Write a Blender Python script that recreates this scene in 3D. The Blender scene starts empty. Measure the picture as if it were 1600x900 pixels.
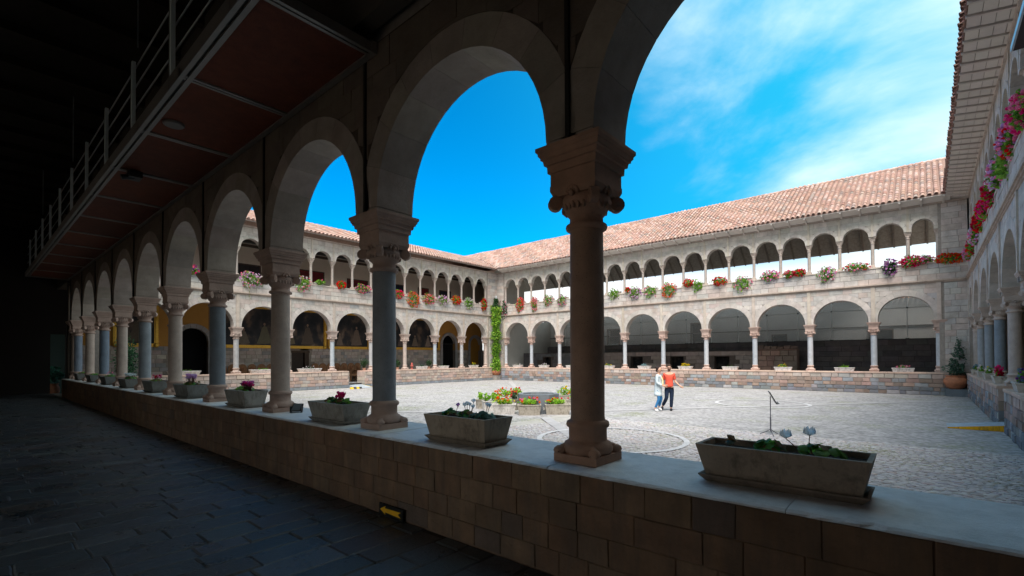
import bpy, math, random
from math import sin, cos, pi, radians, sqrt, atan2, floor
from mathutils import Vector, Matrix
random.seed(7)
SC = bpy.context.scene
COL = SC.collection

# ------------------------------------------------------------------ camera
FPX, PX, PY = 745.716, 808.32, 549.047
_a, _t, _q = radians(40.578), radians(0.777), radians(-0.266)
_f = Vector((-sin(_a)*cos(_t), cos(_a)*cos(_t), sin(_t)))
_u = Vector((sin(_a)*sin(_t), -cos(_a)*sin(_t), cos(_t)))
_r = Vector((cos(_a), sin(_a), 0))
_r2 = _r*cos(_q)+_u*sin(_q)
_u2 = _u*cos(_q)-_r*sin(_q)
CAM = Vector((0, 0, 1.98))
cam = bpy.data.cameras.new('camera')
camo = bpy.data.objects.new('camera', cam)
COL.objects.link(camo)
camo.matrix_world = Matrix(((_r2.x, _u2.x, -_f.x, CAM.x), (_r2.y, _u2.y, -_f.y, CAM.y), (_r2.z, _u2.z, -_f.z, CAM.z), (0, 0, 0, 1)))
cam.sensor_width = 36
cam.lens = FPX/1600*36
cam.shift_x = (800-PX)/1600
cam.shift_y = (PY-450)/1600
cam.clip_start = 0.05
cam.clip_end = 5000
SC.camera = camo

def proj(P):
    v = Vector(P)-CAM
    d = v.dot(_f)
    if d < 0.3: return None
    return (PX+FPX*v.dot(_r2)/d, PY-FPX*v.dot(_u2)/d, d)
def ray_at(u, v, ax, val):
    d = _f+_r2*((u-PX)/FPX)-_u2*((v-PY)/FPX)
    s = (val-CAM[ax])/d[ax]
    return CAM+d*s

# ------------------------------------------------------------------ light and sky
SUN_EL, SUN_AZ = radians(58), radians(150)     # azimuth measured from +Y towards +X
SKY_STRENGTH, SUN_ENERGY, EXPOSURE = 0.12, 1.35, 2.3
SC.view_settings.view_transform = 'Standard'
SC.view_settings.look = 'None'
SC.view_settings.gamma = 1
SC.view_settings.use_curve_mapping = False
SC.view_settings.exposure = EXPOSURE
SC.render.engine = 'CYCLES'
SC.cycles.max_bounces = 6
SC.cycles.diffuse_bounces = 4
SC.cycles.glossy_bounces = 3

world = bpy.data.worlds.new("World")
SC.world = world
world.use_nodes = True
wn = world.node_tree
for n in list(wn.nodes): wn.nodes.remove(n)
def wnode(t, **kw):
    n = wn.nodes.new(t)
    for k, v in kw.items(): setattr(n, k, v)
    return n
def build_world():
    L = wn.links.new
    out = wnode('ShaderNodeOutputWorld'); bg = wnode('ShaderNodeBackground')
    bg.inputs[1].default_value = SKY_STRENGTH
    sky = wnode('ShaderNodeTexSky', sky_type='NISHITA', sun_disc=False)
    sky.sun_elevation = SUN_EL; sky.sun_rotation = SUN_AZ
    sky.altitude = 3400; sky.air_density = 1.0; sky.dust_density = 0.3; sky.ozone_density = 3.0
    hs = wnode('ShaderNodeHueSaturation'); hs.inputs['Hue'].default_value = 0.488; hs.inputs['Saturation'].default_value = 1.7; hs.inputs['Value'].default_value = 0.51
    L(sky.outputs[0], hs.inputs['Color'])
    tc = wnode('ShaderNodeTexCoord'); sep = wnode('ShaderNodeSeparateXYZ'); L(tc.outputs['Generated'], sep.inputs[0])
    # thin haze turns the blue towards cyan in the east
    cx_ = wnode('ShaderNodeMapRange'); cx_.interpolation_type = 'SMOOTHSTEP'; L(sep.outputs[0], cx_.inputs[0]); cx_.inputs[1].default_value = -0.72; cx_.inputs[2].default_value = -0.05; cx_.inputs[3].default_value = 0.0; cx_.inputs[4].default_value = 0.92
    cy_ = wnode('ShaderNodeMix', data_type='RGBA'); L(cx_.outputs[0], cy_.inputs[0]); L(hs.outputs[0], cy_.inputs[6]); cy_.inputs[7].default_value = (0.05, 1.08, 1.72, 1)
    # project the view direction on a cloud layer
    mz = wnode('ShaderNodeMath', operation='MAXIMUM'); L(sep.outputs[2], mz.inputs[0]); mz.inputs[1].default_value = 0.0
    az = wnode('ShaderNodeMath', operation='ADD'); L(mz.outputs[0], az.inputs[0]); az.inputs[1].default_value = 0.42
    dx = wnode('ShaderNodeMath', operation='DIVIDE'); L(sep.outputs[0], dx.inputs[0]); L(az.outputs[0], dx.inputs[1])
    dy = wnode('ShaderNodeMath', operation='DIVIDE'); L(sep.outputs[1], dy.inputs[0]); L(az.outputs[0], dy.inputs[1])
    cb = wnode('ShaderNodeCombineXYZ'); L(dx.outputs[0], cb.inputs[0]); L(dy.outputs[0], cb.inputs[1])
    mp = wnode('ShaderNodeMapping'); L(cb.outputs[0], mp.inputs[0]); mp.inputs['Rotation'].default_value = (0, 0, radians(35)); mp.inputs['Scale'].default_value = (0.7, 1.1, 1)
    mp.inputs['Location'].default_value = (5.3, 2.2, 0)
    n1 = wnode('ShaderNodeTexNoise'); L(mp.outputs[0], n1.inputs[0]); n1.inputs['Scale'].default_value = 2.5; n1.inputs['Detail'].default_value = 9; n1.inputs['Roughness'].default_value = 0.56; n1.inputs['Distortion'].default_value = 0.35
    # the cloud bank: denser towards +X (east), clear towards -X (west)
    ea = wnode('ShaderNodeMath', operation='MULTIPLY_ADD'); L(sep.outputs[0], ea.inputs[0]); ea.inputs[1].default_value = 0.8; ea.inputs[2].default_value = 0.38
    nb = wnode('ShaderNodeMath', operation='MULTIPLY_ADD'); L(sep.outputs[1], nb.inputs[0]); nb.inputs[1].default_value = -0.30; L(ea.outputs[0], nb.inputs[2])
    sm = wnode('ShaderNodeMath', operation='ADD'); L(n1.outputs[0], sm.inputs[0]); L(nb.outputs[0], sm.inputs[1])
    rp = wnode('ShaderNodeMapRange'); rp.interpolation_type = 'SMOOTHSTEP'; L(sm.outputs[0], rp.inputs[0])
    rp.inputs[1].default_value = 0.33; rp.inputs[2].default_value = 0.80; rp.inputs[3].default_value = 0; rp.inputs[4].default_value = 1.0
    hz = wnode('ShaderNodeMapRange'); hz.interpolation_type = 'SMOOTHSTEP'; L(sep.outputs[2], hz.inputs[0]); hz.inputs[1].default_value = 0.145; hz.inputs[2].default_value = 0.20; hz.inputs[3].default_value = 1.0; hz.inputs[4].default_value = 0.0
    mk = rp
    mx = wnode('ShaderNodeMix', data_type='RGBA'); L(mk.outputs[0], mx.inputs[0]); L(cy_.outputs[2], mx.inputs[6])
    mx.inputs[7].default_value = (1.75, 2.12, 2.2, 1)
    h2 = wnode('ShaderNodeMix', data_type='RGBA'); L(hz.outputs[0], h2.inputs[0]); L(mx.outputs[2], h2.inputs[6]); h2.inputs[7].default_value = (2.0, 2.05, 2.05, 1)
    L(h2.outputs[2], bg.inputs[0]); L(bg.outputs[0], out.inputs[0])
build_world()

sun = bpy.data.lights.new('sun', 'SUN')
sun.energy = SUN_ENERGY; sun.angle = radians(38); sun.color = (1.0, 0.945, 0.89)
suno = bpy.data.objects.new('sun', sun); COL.objects.link(suno)
_sd = Vector((sin(SUN_AZ)*cos(SUN_EL), cos(SUN_AZ)*cos(SUN_EL), sin(SUN_EL)))
suno.rotation_euler = _sd.to_track_quat('Z', 'Y').to_euler()
suno.location = (10, -20, 40)

# ------------------------------------------------------------------ materials
MATS = {}
def material(name, base=(1, 1, 1), rough=0.8, var=0.25, vscale=4.0, bump=0.3, bscale=30.0, metallic=0.0, dark=None, dscale=1.2, damount=0.0, spec=0.3, sub=None, rvar=0.0, tint=True, fn=None, coords='Object'):
    if name in MATS: return MATS[name]
    m = bpy.data.materials.new(name); m.use_nodes = True
    nt = m.node_tree; L = nt.links.new; N = nt.nodes
    bs = N['Principled BSDF']
    bs.inputs['Roughness'].default_value = rough; bs.inputs['Metallic'].default_value = metallic
    bs.inputs['Specular IOR Level'].default_value = spec
    geo = N.new('ShaderNodeNewGeometry')
    pos = geo.outputs['Position']
    at = N.new('ShaderNodeAttribute'); at.attribute_name = 'tint'
    mul = N.new('ShaderNodeMix'); mul.data_type = 'RGBA'; mul.blend_type = 'MULTIPLY'; mul.inputs[0].default_value = 1
    mul.inputs[6].default_value = (*base, 1)
    if tint: L(at.outputs['Color'], mul.inputs[7])
    else: mul.inputs[7].default_value = (1, 1, 1, 1)
    col = mul.outputs[2]
    nz = N.new('ShaderNodeTexNoise'); L(pos, nz.inputs[0]); nz.inputs['Scale'].default_value = vscale; nz.inputs['Detail'].default_value = 8; nz.inputs['Roughness'].default_value = 0.65
    mr = N.new('ShaderNodeMapRange'); L(nz.outputs[0], mr.inputs[0]); mr.inputs[1].default_value = 0.3; mr.inputs[2].default_value = 0.7
    mr.inputs[3].default_value = 1-var; mr.inputs[4].default_value = 1+var
    m2 = N.new('ShaderNodeVectorMath'); m2.operation = 'SCALE'; L(col, m2.inputs[0]); L(mr.outputs[0], m2.inputs['Scale'])
    col = m2.outputs[0]
    if damount > 0:
        dz = N.new('ShaderNodeTexNoise'); L(pos, dz.inputs[0]); dz.inputs['Scale'].default_value = dscale; dz.inputs['Detail'].default_value = 6; dz.inputs['Roughness'].default_value = 0.7
        dr = N.new('ShaderNodeMapRange'); L(dz.outputs[0], dr.inputs[0]); dr.inputs[1].default_value = 0.5; dr.inputs[2].default_value = 0.68; dr.inputs[3].default_value = 0; dr.inputs[4].default_value = damount
        dm = N.new('ShaderNodeMix'); dm.data_type = 'RGBA'; L(dr.outputs[0], dm.inputs[0]); L(col, dm.inputs[6]); dm.inputs[7].default_value = (*dark, 1)
        col = dm.outputs[2]
    if fn: col = fn(nt, pos, col)
    L(col, bs.inputs['Base Color'])
    if rvar > 0:
        rr = N.new('ShaderNodeMapRange'); L(nz.outputs[0], rr.inputs[0]); rr.inputs[1].default_value = 0.3; rr.inputs[2].default_value = 0.7
        rr.inputs[3].default_value = max(0.05, rough-rvar); rr.inputs[4].default_value = min(1, rough+rvar); L(rr.outputs[0], bs.inputs['Roughness'])
    if bump > 0:
        bz = N.new('ShaderNodeTexNoise'); L(pos, bz.inputs[0]); bz.inputs['Scale'].default_value = bscale; bz.inputs['Detail'].default_value = 7; bz.inputs['Roughness'].default_value = 0.7
        bp = N.new('ShaderNodeBump'); bp.inputs['Strength'].default_value = bump; bp.inputs['Distance'].default_value = 0.02; L(bz.outputs[0], bp.inputs['Height'])
        L(bp.outputs[0], bs.inputs['Normal'])
    if sub: bs.inputs['Subsurface Weight'].default_value = sub
    MATS[name] = m
    return m

def fn_pits(nt, pos, col):     # volcanic stone: small dark pits
    N = nt.nodes; L = nt.links.new
    v = N.new('ShaderNodeTexVoronoi'); v.inputs['Scale'].default_value = 42; L(pos, v.inputs[0])
    r = N.new('ShaderNodeMapRange'); L(v.outputs['Distance'], r.inputs[0]); r.inputs[1].default_value = 0.08; r.inputs[2].default_value = 0.2; r.inputs[3].default_value = 0.45; r.inputs[4].default_value = 1
    s = N.new('ShaderNodeVectorMath'); s.operation = 'SCALE'; L(col, s.inputs[0]); L(r.outputs[0], s.inputs['Scale'])
    return s.outputs[0]
def fn_moss(nt, pos, col):     # moss in the joints of the cobbles
    N = nt.nodes; L = nt.links.new
    z = N.new('ShaderNodeTexNoise'); z.inputs['Scale'].default_value = 0.55; z.inputs['Detail'].default_value = 8; L(pos, z.inputs[0])
    z2 = N.new('ShaderNodeTexNoise'); z2.inputs['Scale'].default_value = 14; z2.inputs['Detail'].default_value = 3; L(pos, z2.inputs[0])
    a = N.new('ShaderNodeMath'); a.operation = 'MULTIPLY'; L(z.outputs[0], a.inputs[0]); L(z2.outputs[0], a.inputs[1])
    r = N.new('ShaderNodeMapRange'); L(a.outputs[0], r.inputs[0]); r.inputs[1].default_value = 0.29; r.inputs[2].default_value = 0.42; r.inputs[3].default_value = 0; r.inputs[4].default_value = 0.6
    m = N.new('ShaderNodeMix'); m.data_type = 'RGBA'; L(r.outputs[0], m.inputs[0]); L(col, m.inputs[6]); m.inputs[7].default_value = (0.16, 0.19, 0.035, 1)
    return m.outputs[2]
def fn_cobble(nt, pos, col):
    N = nt.nodes; L = nt.links.new
    mp = N.new('ShaderNodeMapping'); mp.inputs['Scale'].default_value = (8.5, 15, 1); L(pos, mp.inputs[0])
    v = N.new('ShaderNodeTexVoronoi'); v.inputs['Scale'].default_value = 1; v.feature = 'F1'; L(mp.outputs[0], v.inputs[0])
    hs = N.new('ShaderNodeSeparateColor'); L(v.outputs['Color'], hs.inputs[0])
    r = N.new('ShaderNodeMapRange'); L(hs.outputs[0], r.inputs[0]); r.inputs[3].default_value = 0.82; r.inputs[4].default_value = 1.14
    e = N.new('ShaderNodeMapRange'); L(v.outputs['Distance'], e.inputs[0]); e.inputs[1].default_value = 0.42; e.inputs[2].default_value = 0.66; e.inputs[3].default_value = 1; e.inputs[4].default_value = 0.66
    q = N.new('ShaderNodeMath'); q.operation = 'MULTIPLY'; L(r.outputs[0], q.inputs[0]); L(e.outputs[0], q.inputs[1])
    s = N.new('ShaderNodeVectorMath'); s.operation = 'SCALE'; L(col, s.inputs[0]); L(q.outputs[0], s.inputs['Scale'])
    return fn_moss(nt, pos, s.outputs[0])
def fn_streak(nt, pos, col):   # vertical run-off streaks
    N = nt.nodes; L = nt.links.new
    mp = N.new('ShaderNodeMapping'); mp.inputs['Scale'].default_value = (5, 5, 0.7); L(pos, mp.inputs[0])
    z = N.new('ShaderNodeTexNoise'); z.inputs['Scale'].default_value = 1.6; z.inputs['Detail'].default_value = 7; z.inputs['Roughness'].default_value = 0.7; L(mp.outputs[0], z.inputs[0])
    r = N.new('ShaderNodeMapRange'); L(z.outputs[0], r.inputs[0]); r.inputs[1].default_value = 0.42; r.inputs[2].default_value = 0.66; r.inputs[3].default_value = 0.0; r.inputs[4].default_value = 0.65
    m = N.new('ShaderNodeMix'); m.data_type = 'RGBA'; L(r.outputs[0], m.inputs[0]); L(col, m.inputs[6]); m.inputs[7].default_value = (0.10, 0.075, 0.06, 1)
    return m.outputs[2]
def fn_wear(nt, pos, col):     # water stains hanging down
    N = nt.nodes; L = nt.links.new
    mp = N.new('ShaderNodeMapping'); mp.inputs['Scale'].default_value = (9, 9, 2.2); L(pos, mp.inputs[0])
    z = N.new('ShaderNodeTexNoise'); z.inputs['Scale'].default_value = 1.7; z.inputs['Detail'].default_value = 8; z.inputs['Roughness'].default_value = 0.7; L(mp.outputs[0], z.inputs[0])
    r = N.new('ShaderNodeMapRange'); L(z.outputs[0], r.inputs[0]); r.inputs[1].default_value = 0.52; r.inputs[2].default_value = 0.70; r.inputs[3].default_value = 0.0; r.inputs[4].default_value = 0.6
    m = N.new('ShaderNodeMix'); m.data_type = 'RGBA'; L(r.outputs[0], m.inputs[0]); L(col, m.inputs[6]); m.inputs[7].default_value = (0.09, 0.075, 0.055, 1)
    return m.outputs[2]
def fn_painting(nt, pos, col): # dark old canvas with pale blurred figures
    N = nt.nodes; L = nt.links.new
    mp = N.new('ShaderNodeMapping'); mp.inputs['Scale'].default_value = (1.0, 1.2, 0.85); L(pos, mp.inputs[0])
    z = N.new('ShaderNodeTexNoise'); z.inputs['Scale'].default_value = 1.1; z.inputs['Detail'].default_value = 7; z.inputs['Distortion'].default_value = 0.2; L(mp.outputs[0], z.inputs[0])
    r = N.new('ShaderNodeValToRGB'); L(z.outputs[0], r.inputs[0])
    e = r.color_ramp.elements
    e[0].position = 0.40; e[0].color = (0.012, 0.014, 0.018, 1); e[1].position = 0.80; e[1].color = (0.26, 0.21, 0.17, 1)
    x = e.new(0.52); x.color = (0.03, 0.028, 0.03, 1); x = e.new(0.61); x.color = (0.11, 0.075, 0.055, 1)
    return r.outputs[0]

M_STONE = material('andesite_stone', (1, 1, 1), 0.88, 0.20, 3.0, 0.5, 28, dark=(0.20, 0.16, 0.13), dscale=0.9, damount=0.35)
M_SHAFT = material('pitted_column_stone', (1, 1, 1), 0.62, 0.16, 5.0, 0.35, 60, fn=fn_pits, spec=0.4)
M_MORTAR = material('lime_mortar', (0.27, 0.235, 0.21), 0.95, 0.2, 8, 0.4, 40)
M_MORTARD = material('dark_mortar', (0.07, 0.052, 0.04), 0.95, 0.3, 8, 0.4, 40)
M_COPING = material('worn_coping_stone', (1, 1, 1), 0.5, 0.16, 5, 0.55, 38, dark=(0.38, 0.34, 0.32), dscale=4.5, damount=0.45, spec=0.5, rvar=0.12)
M_STREAK = material('streaked_parapet_stone', (1, 1, 1), 0.8, 0.3, 3.5, 0.6, 22, fn=fn_streak)
M_PLASTER = material('lime_plaster', (1, 1, 1), 0.92, 0.07, 1.5, 0.15, 14)
M_SLATE = material('black_slate', (1, 1, 1), 0.34, 0.28, 3.0, 0.7, 16, spec=0.5, rvar=0.12)
M_TILE = material('clay_tile', (1, 1, 1), 0.85, 0.16, 7, 0.35, 40, dark=(0.30, 0.24, 0.20), dscale=3.0, damount=0.35)
M_WOOD = material('dark_timber', (1, 1, 1), 0.7, 0.25, 6, 0.25, 30)
M_METAL = material('painted_steel', (1, 1, 1), 0.4, 0.06, 6, 0.05, 50, metallic=0.6)
M_DARKM = material('black_metal', (1, 1, 1), 0.45, 0.06, 6, 0.05, 50)
def thin(name, rough, spec, f):
    m = material(name, (1, 1, 1), rough, 0.15, 30, 0.0, 30, spec=spec); nt = m.node_tree; b = nt.nodes['Principled BSDF']; o = nt.nodes['Material Output']
    t = nt.nodes.new('ShaderNodeBsdfTranslucent'); x = nt.nodes.new('ShaderNodeMixShader'); x.inputs[0].default_value = f
    nt.links.new(b.inputs['Base Color'].links[0].from_socket, t.inputs['Color']); nt.links.new(b.outputs[0], x.inputs[1]); nt.links.new(t.outputs[0], x.inputs[2]); nt.links.new(x.outputs[0], o.inputs['Surface'])
    return m
M_LEAF = thin('leaf', 0.5, 0.35, 0.45)
M_PETAL = thin('petal', 0.6, 0.2, 0.70)
M_SOIL = material('potting_soil', (0.035, 0.022, 0.015), 0.95, 0.4, 20, 0.6, 60)
M_CONC = material('concrete_trough', (1, 1, 1), 0.8, 0.16, 4, 0.3, 45, dark=(0.10, 0.08, 0.06), dscale=6, damount=0.6, fn=fn_wear)
M_TERRA = material('terracotta', (0.42, 0.16, 0.08), 0.7, 0.2, 5, 0.2, 40, tint=False, dark=(0.06, 0.04, 0.03), dscale=4, damount=0.5)
M_GROUND = material('cobbled_ground', (0.375, 0.36, 0.36), 0.85, 0.16, 1.2, 0.7, 22, fn=fn_cobble)
M_JOINT = material('sand_joint', (0.36, 0.34, 0.315), 0.95, 0.25, 2.0, 0.5, 30, fn=fn_moss)
M_COB = material('cobble', (1, 1, 1), 0.7, 0.14, 12, 0.4, 45, fn=fn_moss)
M_PAVE = material('pale_paving', (1, 1, 1), 0.8, 0.15, 3, 0.3, 30)
M_CLOTH = material('cloth', (1, 1, 1), 0.9, 0.12, 9, 0.1, 60)
M_SKIN = material('skin', (0.56, 0.33, 0.23), 0.55, 0.05, 10, 0.0, 30, sub=0.05)
M_GOLD = material('gilded_frame', (0.62, 0.36, 0.06), 0.38, 0.2, 10, 0.3, 30, metallic=0.7, tint=False)
M_PAINT = material('old_canvas', (1, 1, 1), 0.6, 0.1, 5, 0.05, 30, fn=fn_painting, tint=False)
def glassy():
    m = bpy.data.materials.new('dusty_glass'); m.use_nodes = True
    b = m.node_tree.nodes['Principled BSDF']
    b.inputs['Base Color'].default_value = (0.75, 0.8, 0.8, 1); b.inputs['Roughness'].default_value = 0.08
    b.inputs['Alpha'].default_value = 0.22; b.inputs['Specular IOR Level'].default_value = 0.6
    return m
M_GLASS = glassy()

# ------------------------------------------------------------------ mesh builder
WHITE = (1, 1, 1)
def jit(c, a=0.1):
    k = 1+random.uniform(-a, a)
    return tuple(max(0, x*k*(1+random.uniform(-a*0.25, a*0.25))) for x in c)
class MB:
    def __init__(s): s.v = []; s.f = []; s.t = []; s.m = []; s.sm = []
    def add(s, vs, fs, tint=WHITE, mi=0, smooth=False):
        b = len(s.v); s.v.extend(vs)
        for f in fs: s.f.append(tuple(b+i for i in f)); s.t.append(tint); s.m.append(mi); s.sm.append(smooth)
    def box(s, x0, x1, y0, y1, z0, z1, tint=WHITE, mi=0, rot=None, org=None):
        if x0 > x1: x0, x1 = x1, x0
        if y0 > y1: y0, y1 = y1, y0
        if z0 > z1: z0, z1 = z1, z0
        vs = [(x0, y0, z0), (x1, y0, z0), (x1, y1, z0), (x0, y1, z0), (x0, y0, z1), (x1, y0, z1), (x1, y1, z1), (x0, y1, z1)]
        if rot is not None:
            o = Vector(org or ((x0+x1)/2, (y0+y1)/2, (z0+z1)/2)); vs = [tuple(rot@(Vector(v)-o)+o) for v in vs]
        s.add(vs, [(0, 3, 2, 1), (4, 5, 6, 7), (0, 1, 5, 4), (1, 2, 6, 5), (2, 3, 7, 6), (3, 0, 4, 7)], tint, mi)
    def bar(s, a, b, r, tint=WHITE, mi=0, n=8, r2=None, smooth=True, cap=True):
        a = Vector(a); b = Vector(b); d = (b-a).normalized(); r2 = r if r2 is None else r2
        u = d.orthogonal().normalized(); w = d.cross(u)
        vs = []
        for p, rr in ((a, r), (b, r2)):
            for k in range(n): vs.append(tuple(p+u*(rr*cos(2*pi*k/n))+w*(rr*sin(2*pi*k/n))))
        s.add(vs, [(k, (k+1) % n, n+(k+1) % n, n+k) for k in range(n)], tint, mi, smooth)
        if cap: s.add(vs, [tuple(range(n-1, -1, -1)), tuple(range(n, 2*n))], tint, mi)
    def lathe(s, prof, cx=0, cy=0, n=20, tint=WHITE, mi=0, smooth=True, sx=1, sy=1):
        vs = []
        for (r, z) in prof:
            for k in range(n): vs.append((cx+sx*r*cos(2*pi*k/n), cy+sy*r*sin(2*pi*k/n), z))
        fs = []
        for i in range(len(prof)-1):
            for k in range(n): fs.append((i*n+k, i*n+(k+1) % n, (i+1)*n+(k+1) % n, (i+1)*n+k))
        s.add(vs, fs, tint, mi, smooth)
        s.add(vs[:n], [tuple(range(n-1, -1, -1))], tint, mi); s.add(vs[-n:], [tuple(range(n))], tint, mi)
    def sqloft(s, prof, cx=0, cy=0, tint=WHITE, mi=0, hx=1, hy=1):   # (half size, z) rings, square section
        vs = []
        for (h, z) in prof: vs += [(cx-h*hx, cy-h*hy, z), (cx+h*hx, cy-h*hy, z), (cx+h*hx, cy+h*hy, z), (cx-h*hx, cy+h*hy, z)]
        fs = [(i*4+k, i*4+(k+1) % 4, i*4+4+(k+1) % 4, i*4+4+k) for i in range(len(prof)-1) for k in range(4)]
        n = len(prof)*4-4
        s.add(vs, fs+[(3, 2, 1, 0), (n, n+1, n+2, n+3)], tint, mi)
    def ball(s, c, rx, ry=None, rz=None, tint=WHITE, mi=0, n=8, m=5, rot=None):
        ry = ry or rx; rz = rz or rx; vs = []; c = Vector(c)
        for i in range(1, m):
            t = pi*i/m
            for k in range(n):
                p = Vector((rx*sin(t)*cos(2*pi*k/n), ry*sin(t)*sin(2*pi*k/n), rz*cos(t)))
                vs.append(p)
        vs += [Vector((0, 0, rz)), Vector((0, 0, -rz))]
        vs = [tuple((rot@p if rot else p)+c) for p in vs]
        fs = [(i*n+k, (i+1)*n+k, (i+1)*n+(k+1) % n, i*n+(k+1) % n) for i in range(m-2) for k in range(n)]
        T = (m-1)*n
        fs += [(T, k, (k+1) % n) for k in range(n)]+[(T+1, (m-2)*n+(k+1) % n, (m-2)*n+k) for k in range(n)]
        s.add(vs, fs, tint, mi, True)
    def build(s, name, mat, parent=None, loc=(0, 0, 0), origin=None):
        me = bpy.data.meshes.new(name)
        vs = s.v
        if origin is not None:
            ox, oy, oz = origin; vs = [(x-ox, y-oy, z-oz) for x, y, z in vs]; loc = (loc[0]+ox, loc[1]+oy, loc[2]+oz)
        me.from_pydata(vs, [], s.f)
        for mm in (mat if isinstance(mat, (list, tuple)) else [mat]): me.materials.append(mm)
        me.polygons.foreach_set('material_index', s.m)
        me.polygons.foreach_set('use_smooth', s.sm)
        ca = me.attributes.new('tint', 'FLOAT_COLOR', 'CORNER')
        buf = []
        for f, t in zip(s.f, s.t): buf.extend((t[0], t[1], t[2], 1.0)*len(f))
        ca.data.foreach_set('color', buf)
        me.update()
        o = bpy.data.objects.new(name, me); COL.objects.link(o)
        if parent: o.parent = parent
        o.location = loc
        return o
def empty(name, loc=(0, 0, 0), rz=0, parent=None):
    o = bpy.data.objects.new(name, None); COL.objects.link(o); o.location = loc; o.rotation_euler = (0, 0, rz)
    o.empty_display_size = 0.2
    if parent: o.parent = parent
    return o
def tag(o, label=None, cat=None, group=None, kind=None):
    if label: o['label'] = label
    if cat: o['category'] = cat
    if group: o['group'] = group
    if kind: o['kind'] = kind
    return o
def copy_obj(o, parent, loc=None, keepmesh=True):
    c = o.copy(); COL.objects.link(c); c.parent = parent
    if loc is not None: c.location = loc
    return c
def copy_tree(o, parent=None, loc=None):
    c = o.copy(); COL.objects.link(c); c.parent = parent
    if loc is not None: c.location = loc
    for ch in list(o.children): copy_tree(ch, c)
    return c
class Pieces:
    """loose pieces: the 300 that show largest become objects, the rest one mesh"""
    def __init__(s, name, mat, rest, xf=None): s.name = name; s.mat = mat; s.rest = rest; s.P = []; s.xf = xf or (lambda p: p)
    def add(s, vs, fs, tint, smooth=False): s.P.append((vs, fs, tint, smooth))
    def emit(s, parent, limit=300, minpx=0):
        R = []
        for pc in s.P:
            vs = pc[0]; n = len(vs)
            c = (sum(v[0] for v in vs)/n, sum(v[1] for v in vs)/n, sum(v[2] for v in vs)/n)
            size = max(max(v[i] for v in vs)-min(v[i] for v in vs) for i in range(3))
            q = proj(s.xf(c)); px = 0
            if q and -30 < q[0] < 1630 and -30 < q[1] < 930: px = FPX*size/q[2]
            R.append((px, c, pc))
        R.sort(key=lambda r: -r[0])
        rest = MB()
        for i, (px, c, (vs, fs, t, sm)) in enumerate(R):
            if i < limit and px > minpx:
                b = MB(); b.add(vs, fs, t, 0, sm); b.build(s.name, s.mat, parent, origin=c)
            else: rest.add(vs, fs, t, 0, sm)
        if rest.f:
            o = rest.build(s.rest, s.mat, parent); o['kind'] = 'stuff'

def block(s0, s1, z0, z1, d, proud, side=-1, g=0.006, ch=0.012, tj=0.004):
    """a dressed stone on a wall face at depth d, facing side (-1 = courtyard)"""
    s0 += g; s1 -= g; z0 += g; z1 -= g
    ch = min(ch, (s1-s0)*0.3, (z1-z0)*0.3)
    f = d+side*proud; J = lambda: random.uniform(-tj, tj)
    vs = [(s0, d, z0), (s1, d, z0), (s1, d, z1), (s0, d, z1),
          (s0+ch+J(), f, z0+ch+J()), (s1-ch+J(), f, z0+ch+J()), (s1-ch+J(), f, z1-ch+J()), (s0+ch+J(), f, z1-ch+J())]
    fs = [(4, 5, 6, 7), (0, 1, 5, 4), (1, 2, 6, 5), (2, 3, 7, 6), (3, 0, 4, 7)]
    if side > 0: fs = [tuple(reversed(f_)) for f_ in fs]
    return vs, fs
def rows(P, s0, s1, zs, w, d, proud, pal, side=-1, low=None, skip=None, g=0.006, ch=0.012, pj=0.5):
    """courses of blocks between the heights zs; low(s) lifts the lower edge (over arches); skip(s0,s1,z0,z1)"""
    for i in range(len(zs)-1):
        z0, z1 = zs[i], zs[i+1]
        s = s0-random.uniform(0, w)
        while s < s1:
            e = s+w*random.uniform(0.65, 1.4)
            a, b = max(s, s0), min(e, s1); s = e
            if b-a < 0.09: continue
            if skip and skip(a, b, z0, z1): continue
            c = pal(i, (a+b)/2, (z0+z1)/2)
            pr = proud*(1+random.uniform(-pj, pj))
            if low:
                n = 5; xs = [a+g+(b-a-2*g)*k/n for k in range(n+1)]
                lo = [max(z0+g, low(x)+0.004) for x in xs]
                if all(l <= z0+g+1e-6 for l in lo): P.add(*block(a, b, z0, z1, d, pr, side, g, ch), c); continue
                xs2 = [(x, l) for x, l in zip(xs, lo) if l < z1-g-0.015]
                if len(xs2) < 2 or xs2[-1][0]-xs2[0][0] < 0.05: continue
                f = d+side*pr; m = len(xs2)
                vs = [(x, d, l) for x, l in xs2]+[(x, d, z1-g) for x, l in xs2]+[(x, f, l) for x, l in xs2]+[(x, f, z1-g) for x, l in xs2]
                fs = []
                for k in range(m-1):
                    fs += [(2*m+k, 2*m+k+1, 3*m+k+1, 3*m+k), (k, k+1, 2*m+k+1, 2*m+k), (3*m+k, 3*m+k+1, m+k+1, m+k)]
                fs += [(0, 2*m, 3*m, m), (m-1, 2*m-1, 4*m-1, 3*m-1)]
                if side > 0: fs = [tuple(reversed(f_)) for f_ in fs]
                P.add(vs, fs, c)
            else: P.add(*block(a, b, z0, z1, d, pr, side, g, ch), c)

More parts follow.
